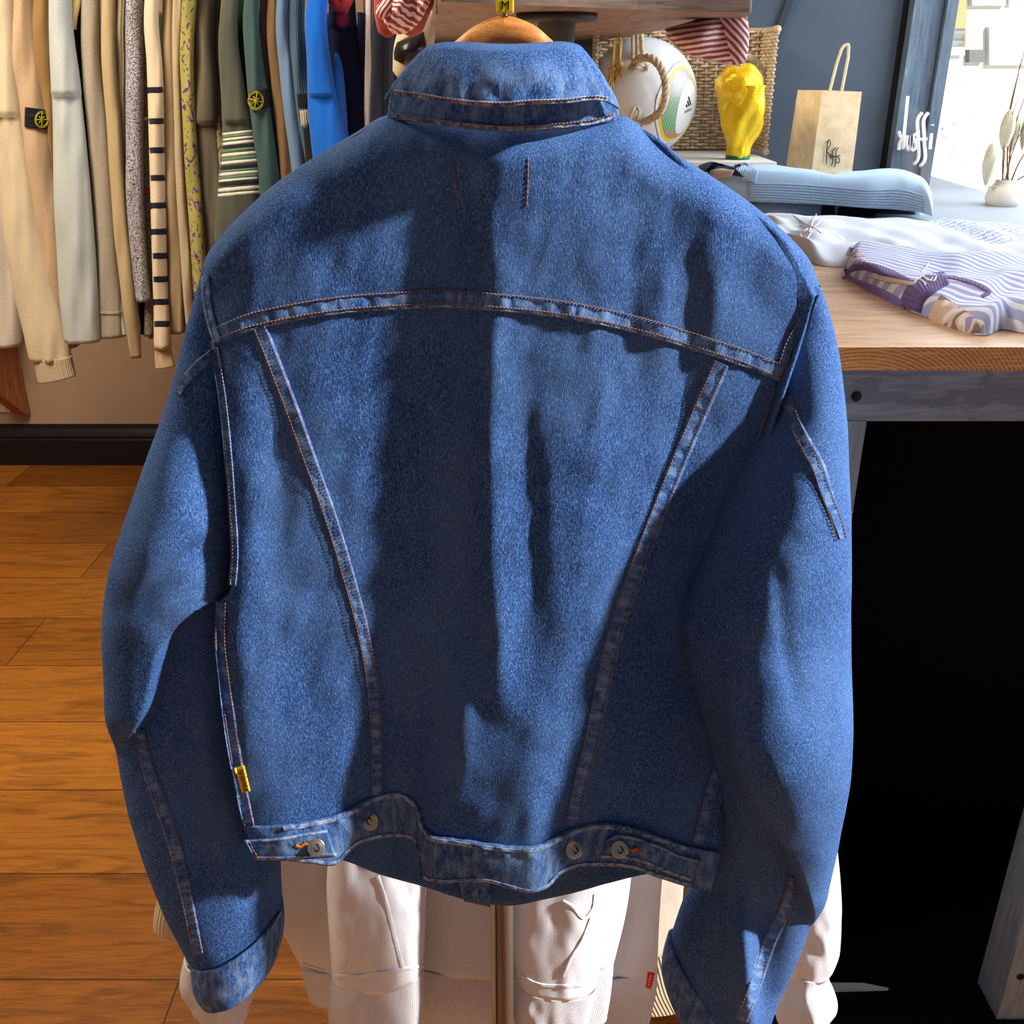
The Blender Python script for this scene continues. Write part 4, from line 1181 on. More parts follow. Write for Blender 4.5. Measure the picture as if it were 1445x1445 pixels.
# gold trophy
M['gold'] = NT('bright_gold', .28, .5).m
t_ = NT('bright_gold', .3, .5); t_.b.inputs['Metallic'].default_value = .45
t_.color(t_.mix(srgb(255, 216, 30), srgb(226, 160, 16), t_.math('MULTIPLY', t_.noise(t_.coord(), 60, 2), .6))); t_.bump(t_.noise(t_.coord(), 140, 3), .5, .004); M['gold'] = t_.m
TY = 2.44
tb = PY(1041, 222, TY)
z0 = float(RZ); zc = lambda py: float(PY(1042, py, TY)[2])
troph = empty('trophy', (tb[0], TY, z0), 'shiny gold trophy with a round top, standing before the wicker basket', 'trophy')
k = TY / F / .91
wz = [(222,13),(216,14),(205,15),(190,20),(175,24),(160,25.5),(145,26),(130,26),(120,26.5)]
prof = [(w_ * k, zc(y_) - z0) for y_, w_ in wz]
prof[0] = (prof[0][0], max(.0, prof[0][1]))
ft = lambda th, z: .10 * np.sin(3 * th + z * 38) + .05 * np.sin(7 * th - z * 55)
mb = MB().lathe(spline(np.array(prof), 60), (tb[0], TY, z0), 72, flute=ft)
mb.build('stem', M['gold'], troph)
gc = PY(1043, 124, TY)
v, f = icoball(gc, 1)
rr = 27.5 * k * (1 + .035 * np.sin(v[:, 0] * 7 + 2) * np.sin(v[:, 2] * 6) + .03 * np.sin(v[:, 1] * 9 + v[:, 2] * 5))
MB().add(v * rr[:, None] + gc, f).build('globe', M['gold'], troph)
M['green_band'] = plain('green_stone_band', srgb(20, 120, 70), .3)
MB().lathe([(.001, .0), (.028, .0), (.028, .007), (.026, .0085), (.001, .0088)], (tb[0], TY, z0), 40).build('base_band', M['green_band'], troph)

# kraft paper bag
t_ = NT('kraft_paper', .75, .2)
t_.color(t_.ramp(t_.noise(t_.coord(), 50, 4), [(.3, srgb(214, 190, 148)), (.7, srgb(234, 214, 178))])); t_.bump(t_.noise(t_.coord(), 14, 2), .3, .004); M['kraft'] = t_.m
BGY = 2.47
bag = empty('paper_bag', tuple(PY(1175, 262, BGY)[:2]) + (CZ,), 'brown kraft paper carrier bag with twisted handle standing by the dark wall', 'bag')
f0 = PY(1160.5, 129, BGY); f1 = PY(1216, 129.5, BGY)
bq = .075
b0_, b1_ = f0 + np.array([-.012, bq, 0]), f1 + np.array([-.03, bq, 0])
# visible side gusset goes to the left and back
g0 = PY(1126, 127, BGY + .115)
def quad(a, b, c, d, n=12, amp=.002, seed=1):
    u = np.linspace(0, 1, n); P = np.array([[(1-s)*((1-t)*a + t*b) + s*((1-t)*d + t*c) for t in u] for s in u])
    P[..., 1] += amp * noise2(P[..., 0]*400, P[..., 2]*400, 22, seed); return P
dn = lambda p, dx=0, dy=0: np.array([p[0] + dx, p[1] + dy, CZ + .001])
mb = MB()
mb.grid(quad(f0, f1, dn(f1, .002), dn(f0, -.004)))
mid = (f0 + g0) / 2 + np.array([.012, 0, 0])
mb.grid(quad(g0, mid, dn(mid, .01), dn(g0, -.012))); mb.grid(quad(mid, f0, dn(f0, -.004), dn(mid, .01)))
g1 = f1 + (g0 - f0) * .9
mb.grid(quad(f1, g1, dn(g1), dn(f1, .002))); mb.grid(quad(g1, g0, dn(g0, -.012), dn(g1)))
mb.build('bag_body', M['kraft'], bag, smooth=False, thick=.0012, off=0)
M['kraft_rope'] = plain('twisted_paper_handle', srgb(226, 208, 172), .7)
mb = MB()
rope(mb, [PY(x, y, BGY + .004) for x, y in ((1170,132),(1176,108),(1184,80),(1191,65),(1196,63),(1197,75),(1193,100),(1187,132))], .0036, 120, 40)
part_label(mb.build('handle', M['kraft_rope'], bag), 'twisted paper handle standing up')['kind'] = 'stuff'
mb = MB()
Lb = lambda *p: mb.tube(PY(*(lambda c: (c[:, 0], c[:, 1]))(spline([(1045 + x / 3.6125, y / 3.6125) for x, y in p], 20)), BGY - .004), .0011, 5)
Lb((447,712),(440,760),(437,838)); Lb((438,730),(452,712),(458,735),(440,770),(452,790),(458,800))      # R
Lb((463,782),(461,812)); Lb((464,768),(465,771))                                                           # i
Lb((486,752),(474,765),(470,820),(464,846)); Lb((462,800),(480,796))                                         # f
Lb((500,752),(490,765),(486,820),(480,852)); Lb((480,800),(496,796))                                         # f
Lb((508,790),(498,800),(506,815),(500,830),(490,828))                                                       # s
mb.build('bag_lettering', M['black_ink'], bag)
# ------------------------------------------------------------------ folded clothes on the counter
def folded(name, top, bot, left, right, base, h, mat, parent=None, nu=120, nv=70, edge=.10, wr=.0, wscale=30, seed=1, hfun=None, rollv=.16, thick=0):
    g = coons(top, bot, left, right, nu, nv)
    P = PZ(g[..., 0], g[..., 1], base)
    u = np.linspace(0, 1, nu)[None, :]; v = np.linspace(0, 1, nv)[:, None]
    eu = np.clip(np.minimum(u, 1-u) / edge, 0, 1); ev = np.clip(np.minimum(v, 1-v) / rollv, 0, 1)
    pr = np.sqrt(1 - (1-eu)**2) * np.sqrt(1 - (1-ev)**2)
    z = h * pr + wr * pr * noise2(g[..., 0], g[..., 1] * 2.2, wscale, seed)
    if hfun is not None: z = z + pr * hfun(u, v, g)
    P[..., 2] = base + np.maximum(z, 0) + .0008
    mb = MB().grid(P)
    Q = P.copy(); Q[..., 2] = base + .0003
    mb.grid(Q[::10, ::10], flip=True)
    return mb.build(name, mat, parent)
M['knit_blue'] = fabric('pale_blue_knit', srgb(184, 214, 240), srgb(140, 176, 216), 500, .5, None, .12)
M['knit_blue_rib'] = fabric('pale_blue_rib', srgb(180, 208, 236), srgb(130, 164, 206), 500, .5, 60, .12)
M['navy_rib'] = fabric('navy_rib', srgb(34, 40, 64), None, 500, .4, 120)
M['cotton_white'] = fabric('white_cotton', srgb(222, 228, 236), srgb(196, 204, 216), 600, .4, None, .06)
M['beige_lining'] = fabric('beige_lining', srgb(206, 190, 172))
M['cord_white'] = plain('white_cord', srgb(236, 236, 232), .8)
# bottom sweater of the pile
sw2 = empty('folded_sweater', tuple(PZ(1150, 296, CZ)), 'folded light blue sweater with navy ribbing, underneath the thick pale blue knit', 'sweater')
folded('body', [(1040,286),(1120,283),(1230,284),(1300,287)], [(1050,302),(1090,306),(1140,306),(1190,303),(1260,305),(1302,308)], None, None, CZ, .027, M['knit_blue'], sw2, wr=.002)
folded('navy_cuff', [(1152,294),(1166,294)], [(1158,305.5),(1178,304.5)], None, None, CZ, .0295, M['navy_rib'], sw2, 20, 20)
folded('navy_hem', [(1178,292),(1286,294)], [(1180,303.5),(1292,307.5)], None, None, CZ, .0285, M['navy_rib'], sw2, 60, 20)
# thick pale blue jumper on top
sw1 = empty('folded_sweater', tuple(PZ(1170, 290, CZ + .024)), 'thick pale blue knitted sweater folded atop the counter pile, navy collar at its left', 'sweater')
Bz = CZ + .030
hf = lambda u, v, g: .010 * np.sin(u * 5.2 + .6) * (1 - v) + .012 * np.exp(-((u - .80) / .13) ** 2) * np.exp(-((v - .45) / .4) ** 2) - .010 * np.exp(-((u - .56) / .05) ** 2) * (1 - v) - .008 * ss(.84, 1, u)
folded('body', [(985,272),(1060,273),(1150,274),(1240,277),(1300,284)], [(1010,282),(1060,285),(1110,287),(1170,290),(1220,294),(1270,297),(1300,301),(1316,306)], [(985,272),(988,277),(1010,282)], [(1300,284),(1314,292),(1316,306)], Bz, .058, M['knit_blue'], sw1, 200, 110, .07, .003, 40, 4, hf, .22)
S1 = Surf([o for o in sw1.children])
for k in range(7):                                                     # ribbed side edge: raised courses along the front roll
    c = [(1056, 259 + k*3.5), (1110, 260 + k*3.8), (1170, 264 + k*3.8), (1225, 269 + k*3.6), (1275, 269 + k*4.0), (1304, 277 + k*3.5)]
    q = spline(c, 70)
    mb = MB().tube(S1(q[:, 0], q[:, 1], lift=.0006), .0022, 6)
    mb.build('rib_course', M['knit_blue'], sw1)
g = coons([(985,226),(1003,220),(1022,224),(1036,228)], [(988,236),(1008,240),(1024,238),(1050,242)], None, None, 40, 14)
mb = MB().grid(S1(g[..., 0], g[..., 1] + 8, lift=.006)); part_label(mb.build('collar', M['navy_rib'], sw1, thick=.006), 'navy ribbed collar')
g = coons([(1040,226),(1058,228),(1070,236)], [(1034,246),(1046,250),(1066,254)], None, None, 30, 14)
mb = MB().grid(S1(g[..., 0], g[..., 1] + 4, lift=.004)); mb.build('neck_rib', M['knit_blue_rib'], sw1, thick=.004)
g = coons([(996,236),(1015,232),(1036,234)], [(1000,248),(1018,246),(1032,243)], None, None, 20, 10)
mb = MB().grid(S1(g[..., 0], g[..., 1] + 6, lift=.0075)); part_label(mb.build('neck_lining', M['beige_lining'], sw1, thick=.002), 'pale lining and label inside the neck')

# white T-shirt
def stripes(name, c1, c2, scale, dist, rot, rough=.9, dirn='X', lo=.42, hi=.5):
    t = NT(name, rough, .15)
    w = t.wave(t.coord('Object', rot=rot), scale, dist, 1, 1.2, 'BANDS', dirn)
    t.color(t.ramp(w, [(lo, c1), (hi, c2)])); return t.m
t_ = NT('white_cotton_with_zigzag', .9, .15)
w = t_.wave(t_.coord('Object', rot=(0, 0, .9)), 22, 5, 1, 6, 'BANDS', 'X')
sx = t_.n.new('ShaderNodeSeparateXYZ'); t_.link(t_.coord('Object'), sx.inputs[0])
ma = t_.math('MULTIPLY', t_.math('GREATER_THAN', sx.outputs[0], .80), t_.math('MULTIPLY', t_.math('GREATER_THAN', sx.outputs[1], 1.72), t_.math('LESS_THAN', sx.outputs[1], 2.02)))
t_.color(t_.mix(srgb(204, 213, 226), srgb(138, 152, 190), t_.math('MULTIPLY', ma, t_.ramp(w, [(.5, (0,0,0,1)), (.62, (1,1,1,1))])))); M['tee_white'] = t_.m
tee = empty('folded_t_shirt', tuple(PZ(1250, 340, CZ)), 'white folded T-shirt with grey zigzag print and a white tied cord, behind the striped one', 't-shirt')
hf = lambda u, v, g: .007 * np.sin(u * 26 + v * 5) * ss(.1, .5, v) * (1 - ss(.12, .3, u)) - .006 * ss(.3, 1, u) + .0022 * np.sin(u * 34 - v * 16) + .002 * np.sin(v * 22 + u * 9)
folded('body', [(1060,312),(1140,313),(1240,315),(1340,318),(1445,326),(1500,330)], [(1100,338),(1128,358),(1150,373),(1180,377),(1214,374),(1300,384),(1500,400)], [(1060,312),(1080,324),(1100,338)], None, CZ, .022, M['tee_white'], tee, 200, 90, .05, .0035, 34, 6, hf, .18)
S2 = Surf(list(tee.children))
def ribbon(curve, w, surf, lift, name, mat, parent, n=50, label=None):
    o = strip(curve, w, surf, name, parent, mat, lift, n, 0.0, 7)
    if label: o['label'] = label
    return o
ribbon([(1078,322),(1110,318),(1150,322),(1180,330),(1190,340),(1170,344)], 5, S2, .0015, 'neckband', M['cotton_white'], tee)
def bow(base, pts_list, r, name, mat, parent, surf, h=.006):
    mb = MB()
    for pts in pts_list:
        c = spline([(x, y) for x, y in pts], 18)
        lf = h * (np.sin(np.linspace(.2, np.pi - .2, 18)))
        mb.tube(surf(c[:, 0], c[:, 1], lift=lf), r, 6)
    mb.build(name, mat, parent)['kind'] = 'stuff'
bow(0, [[(1120,304),(1135,314),(1150,322),(1160,330)],[(1152,302),(1146,314),(1142,328)],[(1140,322),(1130,332),(1132,336)],[(1128,318),(1148,320),(1158,312)],[(1146,326),(1138,338)]], .0012, 'tied_cord', M['cord_white'], tee, S2)

# striped T-shirt with purple ribbed neck, in front
M['tee_stripe'] = stripes('blue_white_stripes', srgb(214, 220, 236), srgb(156, 166, 210), 19, 1.5, (0, 0, -.55))
M['purple_rib'] = fabric('purple_rib', srgb(112, 96, 156), srgb(82, 68, 122), 500, .4, 45)
M['lavender'] = fabric('lavender_rib', srgb(134, 122, 196), None, 500, .3)
t_ = NT('camouflage_print', .9, .15)
t_.color(t_.ramp(t_.noise(t_.coord('Object', scale=(1, 1, 1)), 34, 1, .5, .8), [(.40, srgb(126, 112, 120)), (.46, srgb(196, 180, 162)), (.54, srgb(216, 212, 226)), (.60, srgb(150, 146, 196))], 'CONSTANT')); M['camo'] = t_.m
st = empty('folded_t_shirt', tuple(PZ(1330, 410, CZ)), 'blue and white striped T-shirt with purple ribbed neck, folded at the front of the counter', 't-shirt')
hf = lambda u, v, g: .005 * np.sin(v * 14 + u * 10) * ss(.25, .5, u)
folded('body', [(1200,362),(1250,366),(1320,372),(1400,378),(1500,382)], [(1193,392),(1240,418),(1285,440),(1320,454),(1360,468),(1392,474),(1412,466),(1440,470),(1500,476)], [(1200,362),(1194,376),(1193,392)], None, CZ, .030, M['tee_stripe'], st, 200, 110, .05, .003, 30, 9, hf, .14)
S3 = Surf(list(st.children))
ribbon([(1196,354),(1210,360),(1216,368),(1212,376)], 13, S3, .002, 'sleeve_edge', M['camo'], st)
ribbon([(1191,388),(1205,400),(1230,412),(1255,424),(1276,434)], [10, 18, 22, 22, 16], S3, .004, 'neck_back', M['lavender'], st, label='lavender inside of the neck')
ribbon([(1192,384),(1212,376),(1245,382),(1270,392),(1290,400)], [8, 12, 14, 12, 8], S3, .006, 'neck_rib', M['purple_rib'], st)
ribbon([(1226,390),(1262,396),(1290,400),(1306,398)], [4, 9, 8, 4], S3, .007, 'neck_lining', M['beige_lining'], st)
ribbon([(1336,392),(1310,402),(1292,416),(1284,436)], [20, 30, 34, 34], S3, .009, 'folded_rib', M['purple_rib'], st, label='broad purple ribbed band folded over')
ribbon([(1322,388),(1356,394),(1384,404),(1396,412),(1386,418)], [6, 6, 7, 7, 6], S3, .004, 'neckband_seam', M['purple_rib'], st)
ribbon([(1318,430),(1340,444),(1364,456),(1384,464)], [40, 46, 34, 14], S3, .003, 'printed_panel', M['camo'], st, label='camouflage printed inner sleeve')
bow(0, [[(1300,384),(1306,378),(1310,372)],[(1292,398),(1302,390),(1312,396),(1318,390)],[(1286,404),(1296,394),(1306,402),(1300,406)],[(1304,392),(1318,396),(1322,390)]], .0012, 'tied_cord', M['cord_white'], st, S3, .010)

# dried flowers in a small vase at the right edge
VY = 2.34
vb = PY(1412, 296, VY)
vc = (float(vb[0]), VY, CZ)
vase = empty('flower_vase', vc, 'small vase of dried bunny tail grasses and brown stalks by the shop window', 'vase')
t_ = NT('pale_ceramic', .5, .4); t_.color(srgb(210, 204, 192)); 
MB().lathe([(.001, .002), (.03, .0), (.038, .02), (.034, .045), (.020, .056), (.022, .062), (.019, .060), (.016, .05), (.001, .02)], vc, 36).build('pot', t_.m, vase)
M['tail'] = fabric('bunny_tail', srgb(222, 220, 200), srgb(176, 172, 140), 300, .6)
M['stalk'] = plain('brown_stalk', srgb(122, 84, 62), .7)
M['thin_stem'] = plain('thin_straw_stem', srgb(190, 184, 160), .7)
for (x, y, rx, ry, d) in ((1421,184,8.5,26,.0),(1430,190,6.5,24,.03),(1396,232,8,27,-.02),(1408,266,6,15,.05),(1447,187,6,22,.02)):
    c = PY(x, y, VY + d); k = VY / F / .98
    n = 26; tt = np.linspace(0, 1, n)
    pr = [(max(.0004, rx * k * math.sin(math.pi * t ** .8) ** .7), (.5 - t) * 2 * ry * k) for t in tt]
    fl = lambda th, z: .10 * np.sin(th * 13 + z * 900)
    h = MB().lathe(pr[::-1], c, 30, flute=fl).build('seed_head', M['tail'], vase)
    b = np.array([vc[0] + random.uniform(-.008, .008), VY + d * .3, CZ + .045])
    e = c - np.array([0, 0, ry * k])
    MB().tube(spline(np.array([b, (b + e) / 2 + [(.012 if x < 1410 else -.004), 0, 0], e]), 14), .0009, 5).build('stem', M['thin_stem'], vase)
for (x, y, d, r) in ((1440,90,0,.0022),(1452,120,.02,.0018),(1470,190,-.02,.0022),(1446,70,.03,.0016),(1462,150,.01,.0016),(1436,140,-.01,.0014),(1480,235,.0,.0018)):
    b = np.array([vc[0] + random.uniform(-.010, .010), VY + d * .3, CZ + .045]); e = PY(x, y, VY + d)
    MB().tube(spline(np.array([b, b * .45 + e * .55 + [-.012, 0, 0], e]), 16), np.linspace(r, r * .6, 16), 6).build('stalk', M['stalk'], vase)

# ------------------------------------------------------------------ striped hats on the shelf board
F_C = lambda n, r, g, b: fabric(n, srgb(r, g, b))
def hat_stripes(name, sc, rot, dist):
    t = NT(name, .85, .15)
    w = t.wave(t.coord('Object', rot=rot), sc, dist, 1, 1.5, 'BANDS', 'Z')
    t.color(t.ramp(w, [(.44, srgb(150, 74, 82)), (.56, srgb(232, 216, 214))])); return t.m
def lens(top, bot, left, right, Y, fr, bkd, nu=70, nv=50, fold=None):
    g = coons(top, bot, left, right, nu, nv)
    u = np.linspace(0, 1, nu)[None, :]; v = np.linspace(0, 1, nv)[:, None]
    m = (np.sin(np.pi * u) * np.sin(np.pi * np.clip(v, 0, 1))) ** .45
    f = fold(u, v) * m if fold else 0
    A = PY(g[..., 0], g[..., 1], Y - fr * m + f); B = PY(g[..., 0], g[..., 1], Y + bkd * m)
    return MB().grid(A).grid(B, flip=True)
hr = PY(1000, 40, 1.62)
hat2 = empty('striped_hat', (hr[0], 1.62, hr[2]), 'red and white striped hat drooping over the right end of the shelf board', 'hat')
lens([(938,40),(975,30),(1010,18),(1052,10)], [(945,54),(965,72),(998,84),(1030,90),(1046,93)], [(938,40),(940,47),(945,54)], [(1052,10),(1057,44),(1052,84),(1046,93)], 1.66, .045, .03,
     fold=lambda u, v: .012 * np.sin(u * 9 + v * 2)).build('crown', hat_stripes('fine_red_stripes', 42, (0, .12, 0), 1.2), hat2)
lens([(1015,24),(1052,12)], [(1034,92),(1052,88)], [(1015,24),(1026,60),(1034,92)], [(1052,12),(1057,50),(1052,88)], 1.63, .012, .01, 24, 40).build('turned_up_brim', hat_stripes('fine_red_stripes_slanted', 42, (0, -.75, 0), .8), hat2)
mb = MB(); c = spline([(940,50),(960,70),(998,84),(1030,90),(1047,92)], 40); mb.tube(PY(c[:, 0], c[:, 1], 1.655), .0022, 6); mb.build('edge_binding', M['cord_white'], hat2)
hl = PY(568, 20, 1.5)
hat1 = empty('striped_hat', (hl[0], 1.5, hl[2]), 'crumpled red and cream striped hat hanging at the left end of the shelf board', 'hat')
M['hat_red'] = fabric('red_hat_lining', srgb(172, 76, 70))
M['hat_tan'] = hat_stripes('tan_rib_stripes', 60, (0, .9, 0), 1)
lens([(528,-14),(560,-24),(612,-16)], [(534,46),(545,53),(566,46),(580,52),(594,46),(604,26)], [(528,-14),(528,20),(534,46)], [(612,-16),(612,5),(604,26)], 1.53, .035, .035,
     fold=lambda u, v: .012 * np.sin(u * 8)).build('lining', M['hat_red'], hat1)
lens([(546,-16),(575,-20),(606,-16)], [(542,32),(556,48),(572,47),(590,34),(602,14)], [(546,-16),(540,10),(542,32)], [(606,-16),(608,0),(602,14)], 1.50, .035, .02,
     fold=lambda u, v: .008 * np.sin(u * 10 + v * 4)).build('crown', hat_stripes('cream_red_stripes', 40, (0, -.5, 0), 6), hat1)
lens([(532,8),(550,-10)], [(538,28),(556,22)], [(532,8),(530,18),(538,28)], [(550,-10),(556,4),(556,22)], 1.485, .02, .01, 24, 24).build('ribbed_band', M['hat_tan'], hat1)

cpp = PY(575, 78, 1.9)
cap = empty('cap', (cpp[0], 1.9, cpp[2]), 'black and cream cap hanging beside the left edge of the denim collar', 'cap')
lens([(566,30),(590,18),(614,14)], [(554,100),(562,110),(580,108),(606,90)], [(566,30),(556,64),(554,100)], [(614,14),(614,50),(606,90)], 1.93, .02, .04).build('brim', F_C('cream_cap_cloth', 214, 200, 172), cap)
lens([(560,60),(575,52),(598,44)], [(556,84),(570,92),(596,92)], [(560,60),(556,72),(556,84)], [(598,44),(602,70),(596,92)], 1.905, .035, .01).build('crown', plain('glossy_black_cloth', srgb(20, 20, 22), .3), cap)
# ------------------------------------------------------------------ clothes rail with sweaters, left
RY = 2.60
rail = empty('clothes_rail', (-1.0, RY + .28, 0), 'wooden clothes rail full of sweaters along the left wall', 'clothes rail')
M['pine'] = wood('pine_wood', srgb(150, 86, 40), srgb(196, 128, 74), 30, stretch=(12, 12, 2))
rzz = 1.66
mb = MB().tube([(-2.0, RY + .26, rzz), (-.12, RY + .26, rzz)], .014, 14); mb.build('rail_bar', M['pine'], rail)
def leg(a, b, w, name='leg'):
    a, b = np.array(a), np.array(b); mb = MB()
    t = np.array([0, 1.0, 0]); d = (b - a) / np.linalg.norm(b - a); s = np.cross(d, t); s /= np.linalg.norm(s)
    rows = [[p + s*w*.5*i + t*.016*j for i, j in ((-1,-1),(1,-1),(1,1),(-1,1))] for p in (a, b)]
    mb.grid(np.array(rows), wrap=True); mb.f.append([0,1,2,3]); mb.mi.append(0); mb.f.append([7,6,5,4]); mb.mi.append(0)
    o = mb.build(name, M['pine'], rail, smooth=False, bevel=.002)
    bm = bmesh.new(); bm.from_mesh(o.data); bmesh.ops.recalc_face_normals(bm, faces=bm.faces); bm.to_mesh(o.data); bm.free()
for xx in (-1.95, -.14):
    leg((xx, RY + .24, rzz), (xx, WALL_Y, rzz), .05, 'wall_arm')
    leg((xx, WALL_Y - .012, rzz - .12), (xx, WALL_Y - .012, rzz + .08), .09, 'wall_plate')
# wooden bracket on the wall under the sweaters, and the wall socket
bxa = float(PY(25, 583, WALL_Y - .02)[0]); wz = lambda y: float(PY(30, y, WALL_Y)[2])
z1_, z0_ = wz(470), wz(583)
pf = [(WALL_Y - .30, z1_ + .06), (WALL_Y - .29, z1_ - .02), (WALL_Y - .20, z0_ + .14), (WALL_Y - .06, z0_ + .02), (WALL_Y - .02, z0_), (WALL_Y, z0_ + .004), (WALL_Y, z1_ + .06)]
n_ = len(pf); th_ = .042
mb = MB(); vv_ = [(bxa, y, z) for y, z in pf] + [(bxa + th_, y, z) for y, z in pf]
mb.add(vv_, [list(range(n_)), [n_ + i for i in range(n_)][::-1]] + [[i, (i+1) % n_, n_ + (i+1) % n_, n_ + i] for i in range(n_)])
brk = empty('shelf_bracket', (bxa, WALL_Y - .05, z0_), 'wooden wall bracket with a slanted edge showing under the sweaters at far left', 'bracket')
o_ = mb.build('bracket_board', M['pine'], brk, smooth=False, bevel=.003)
bm = bmesh.new(); bm.from_mesh(o_.data); bmesh.ops.recalc_face_normals(bm, faces=bm.faces); bm.to_mesh(o_.data); bm.free()
MB().box((bxa - .4, WALL_Y - .31, z1_ + .06), (bxa + .1, WALL_Y, z1_ + .08)).build('bracket_shelf', M['pine'], brk, smooth=False, bevel=.003)
sk = PY(6, 566, WALL_Y)
M['socket'] = plain('white_plastic', srgb(196, 184, 170), .4)
so_ = empty('wall_socket', tuple(sk), 'white plastic power socket low on the wall under the sweaters', 'socket')
MB().box((sk[0] - .075, WALL_Y - .010, sk[2] - .045), (sk[0] + .035, WALL_Y, sk[2] + .045)).build('plate', M['socket'], so_, smooth=False, bevel=.003)
for (dx, dz) in ((-.018, .02), (-.030, -.006), (-.006, -.006), (.012, .012)):
    MB().box((sk[0] + dx - .003, WALL_Y - .0112, sk[2] + dz - .006), (sk[0] + dx + .003, WALL_Y - .0098, sk[2] + dz + .006)).build('pin_hole', M['black_ink'], so_, smooth=False)

GROUP = None
def rack_garment(kind, label, mat, pts, Y=RY, cuff=None, hem=470, bodyw=.017, dark=None, seam=True, body=True, depth=.46, cat=None, bodyx=0.0, cuffmat=None, name=None):
    """a garment hanging side on: sleeve towards the viewer, the body behind it"""
    pts = [(float(x), float(y), float(w)) for x, y, w in pts]
    top = PY(pts[0][0], 0, Y); xm = PY(pts[len(pts)//2][0], pts[len(pts)//2][1], Y)
    root = empty(name or kind, (top[0], Y + .25, rzz - .02), label, cat or kind)
    if body:
        zb = float(PY(300, hem, Y + .05)[2]); xb = float(top[0]) + .018 + bodyx
        zs = np.linspace(rzz - .075, zb, 34)
        rows = []
        for i, z in enumerate(zs):
            f = i / 33
            sh_ = ss(0, .22, f)
            y0 = Y + .26 - (.10 + (depth/2 - .10) * sh_); y1 = Y + .26 + (.10 + (depth/2 - .10) * sh_)
            th = np.linspace(0, 2*np.pi, 44, endpoint=False)
            hx = bodyw * (1.0 + .25 * f) * (.6 + .4 * sh_)
            wob = .006 * np.sin(th * 5 + f * 3 + pts[0][0])
            rows.append(np.stack([xb + .05 * f * (xm[0] - top[0]) / .3 + np.sign(np.cos(th)) * np.abs(np.cos(th)) ** .6 * hx + wob * f, (y0+y1)/2 + np.sin(th) * (y1-y0)/2, np.full(44, z)], -1))
        MB().grid(np.array(rows), wrap=True).build('body', dark or mat, root)
        mb = MB(); hk_ = np.array([xb, Y + .26, rzz])
        mb.tube([hk_ + [0, 0, -.09], hk_ + [0, 0, .0], hk_ + [0, .008, .018]], .0016, 6)
        mb.build('hanger_hook', M['steel'], root)
    c = spline([(x, y, w, 0) for x, y, w in pts], 90)
    rings = [(x - w/2, y, x + w/2, y, Y + .005, .5 * w / F * Y * (1.05 if w < 40 else .62)) for x, y, w, _ in c]
    sd = int(abs(pts[0][0]) * 7) % 50
    bf = lambda px, py: .006 * noise2(px * 1.4, py * .16, 14, sd) + .003 * noise2(px, py * .5, 22, sd + 1)
    r = np.array(rings)
    A0 = PY(r[:, 0], r[:, 1], r[:, 4]); B0 = PY(r[:, 2], r[:, 3], r[:, 4])
    th = np.linspace(np.pi, 3*np.pi, 48, endpoint=False)
    P = ((A0+B0)/2)[:, None] + ((B0-A0)/2)[:, None] * np.cos(th)[None, :, None]
    P[..., 1] += r[:, 5][:, None] * np.sin(th)[None]
    px, py = PROJ(P)
    P[..., 1] += bf(px, py) * np.clip(-np.sin(th), 0, 1)[None] ** .4
    sl_ = MB().grid(P, wrap=True).build('sleeve', mat, root, thick=.002)
    if cuff:
        cr = spline(cuff, 16)
        rings = np.array([(x - w/2, y, x + w/2, y + tl, Y + .005, .5 * w / F * Y * .6) for x, y, w, tl in cr])
        A0 = PY(rings[:, 0], rings[:, 1], rings[:, 4]); B0 = PY(rings[:, 2], rings[:, 3], rings[:, 4])
        th = np.linspace(np.pi, 3*np.pi, 72, endpoint=False)
        P = ((A0+B0)/2)[:, None] + ((B0-A0)/2)[:, None] * np.cos(th)[None, :, None]
        P[..., 1] += (rings[:, 5][:, None] + .0012 * np.sin(th * 24)[None]) * np.sin(th)[None]
        MB().grid(P, wrap=True).build('cuff', cuffmat or mat, sl_, thick=.002)
    return root, sl_
def onsleeve(o): return Surf([o])
F_ = lambda n, r, g, b, **k: fabric(n, srgb(r, g, b), **k)
RIB = lambda n, r, g, b: fabric(n, srgb(r, g, b), None, 500, .4, 55)
rg = rack_garment
rg('white_t_shirt', 'plain white garment with straight hem at the far left of the rail', F_('white_jersey', 214, 206, 196), [(-8,-30,46),(-4,100,60),(4,300,70),(4,400,66),(0,487,66)], Y=RY + .05, name='plain_t_shirt', cat='t-shirt', hem=490)
oat = F_('oatmeal_knit', 214, 200, 170, scale=420, amt=.5)
rg('sweater', 'oatmeal sweater sleeve with a wide ribbed cuff, lowest hanging on the left rail', oat, [(6,-30,26),(6,30,30),(8,105,34),(14,200,44),(28,300,50),(46,400,57),(64,470,61),(72,508,58)], cuff=[(74,506,54,-4),(77,522,53,-6),(81,540,52,-10)], cuffmat=RIB('oatmeal_rib', 208, 190, 160), name='hanging_sweater')
bei = F_('beige_marl', 196, 170, 138, scale=420, amt=.5)
r_, s_ = rg('sweater', 'beige marl sweatshirt with a black badge on its sleeve', bei, [(32,-30,32),(32,20,33),(38,100,36),(51,180,38),(64,280,36),(77,380,32),(89,462,24)], Y=RY + .02, name='hanging_sweater')
M['badge'] = fabric('black_badge_cloth', srgb(20, 22, 30)); M['badge_green'] = thread('yellow_green_thread', srgb(176, 170, 40))
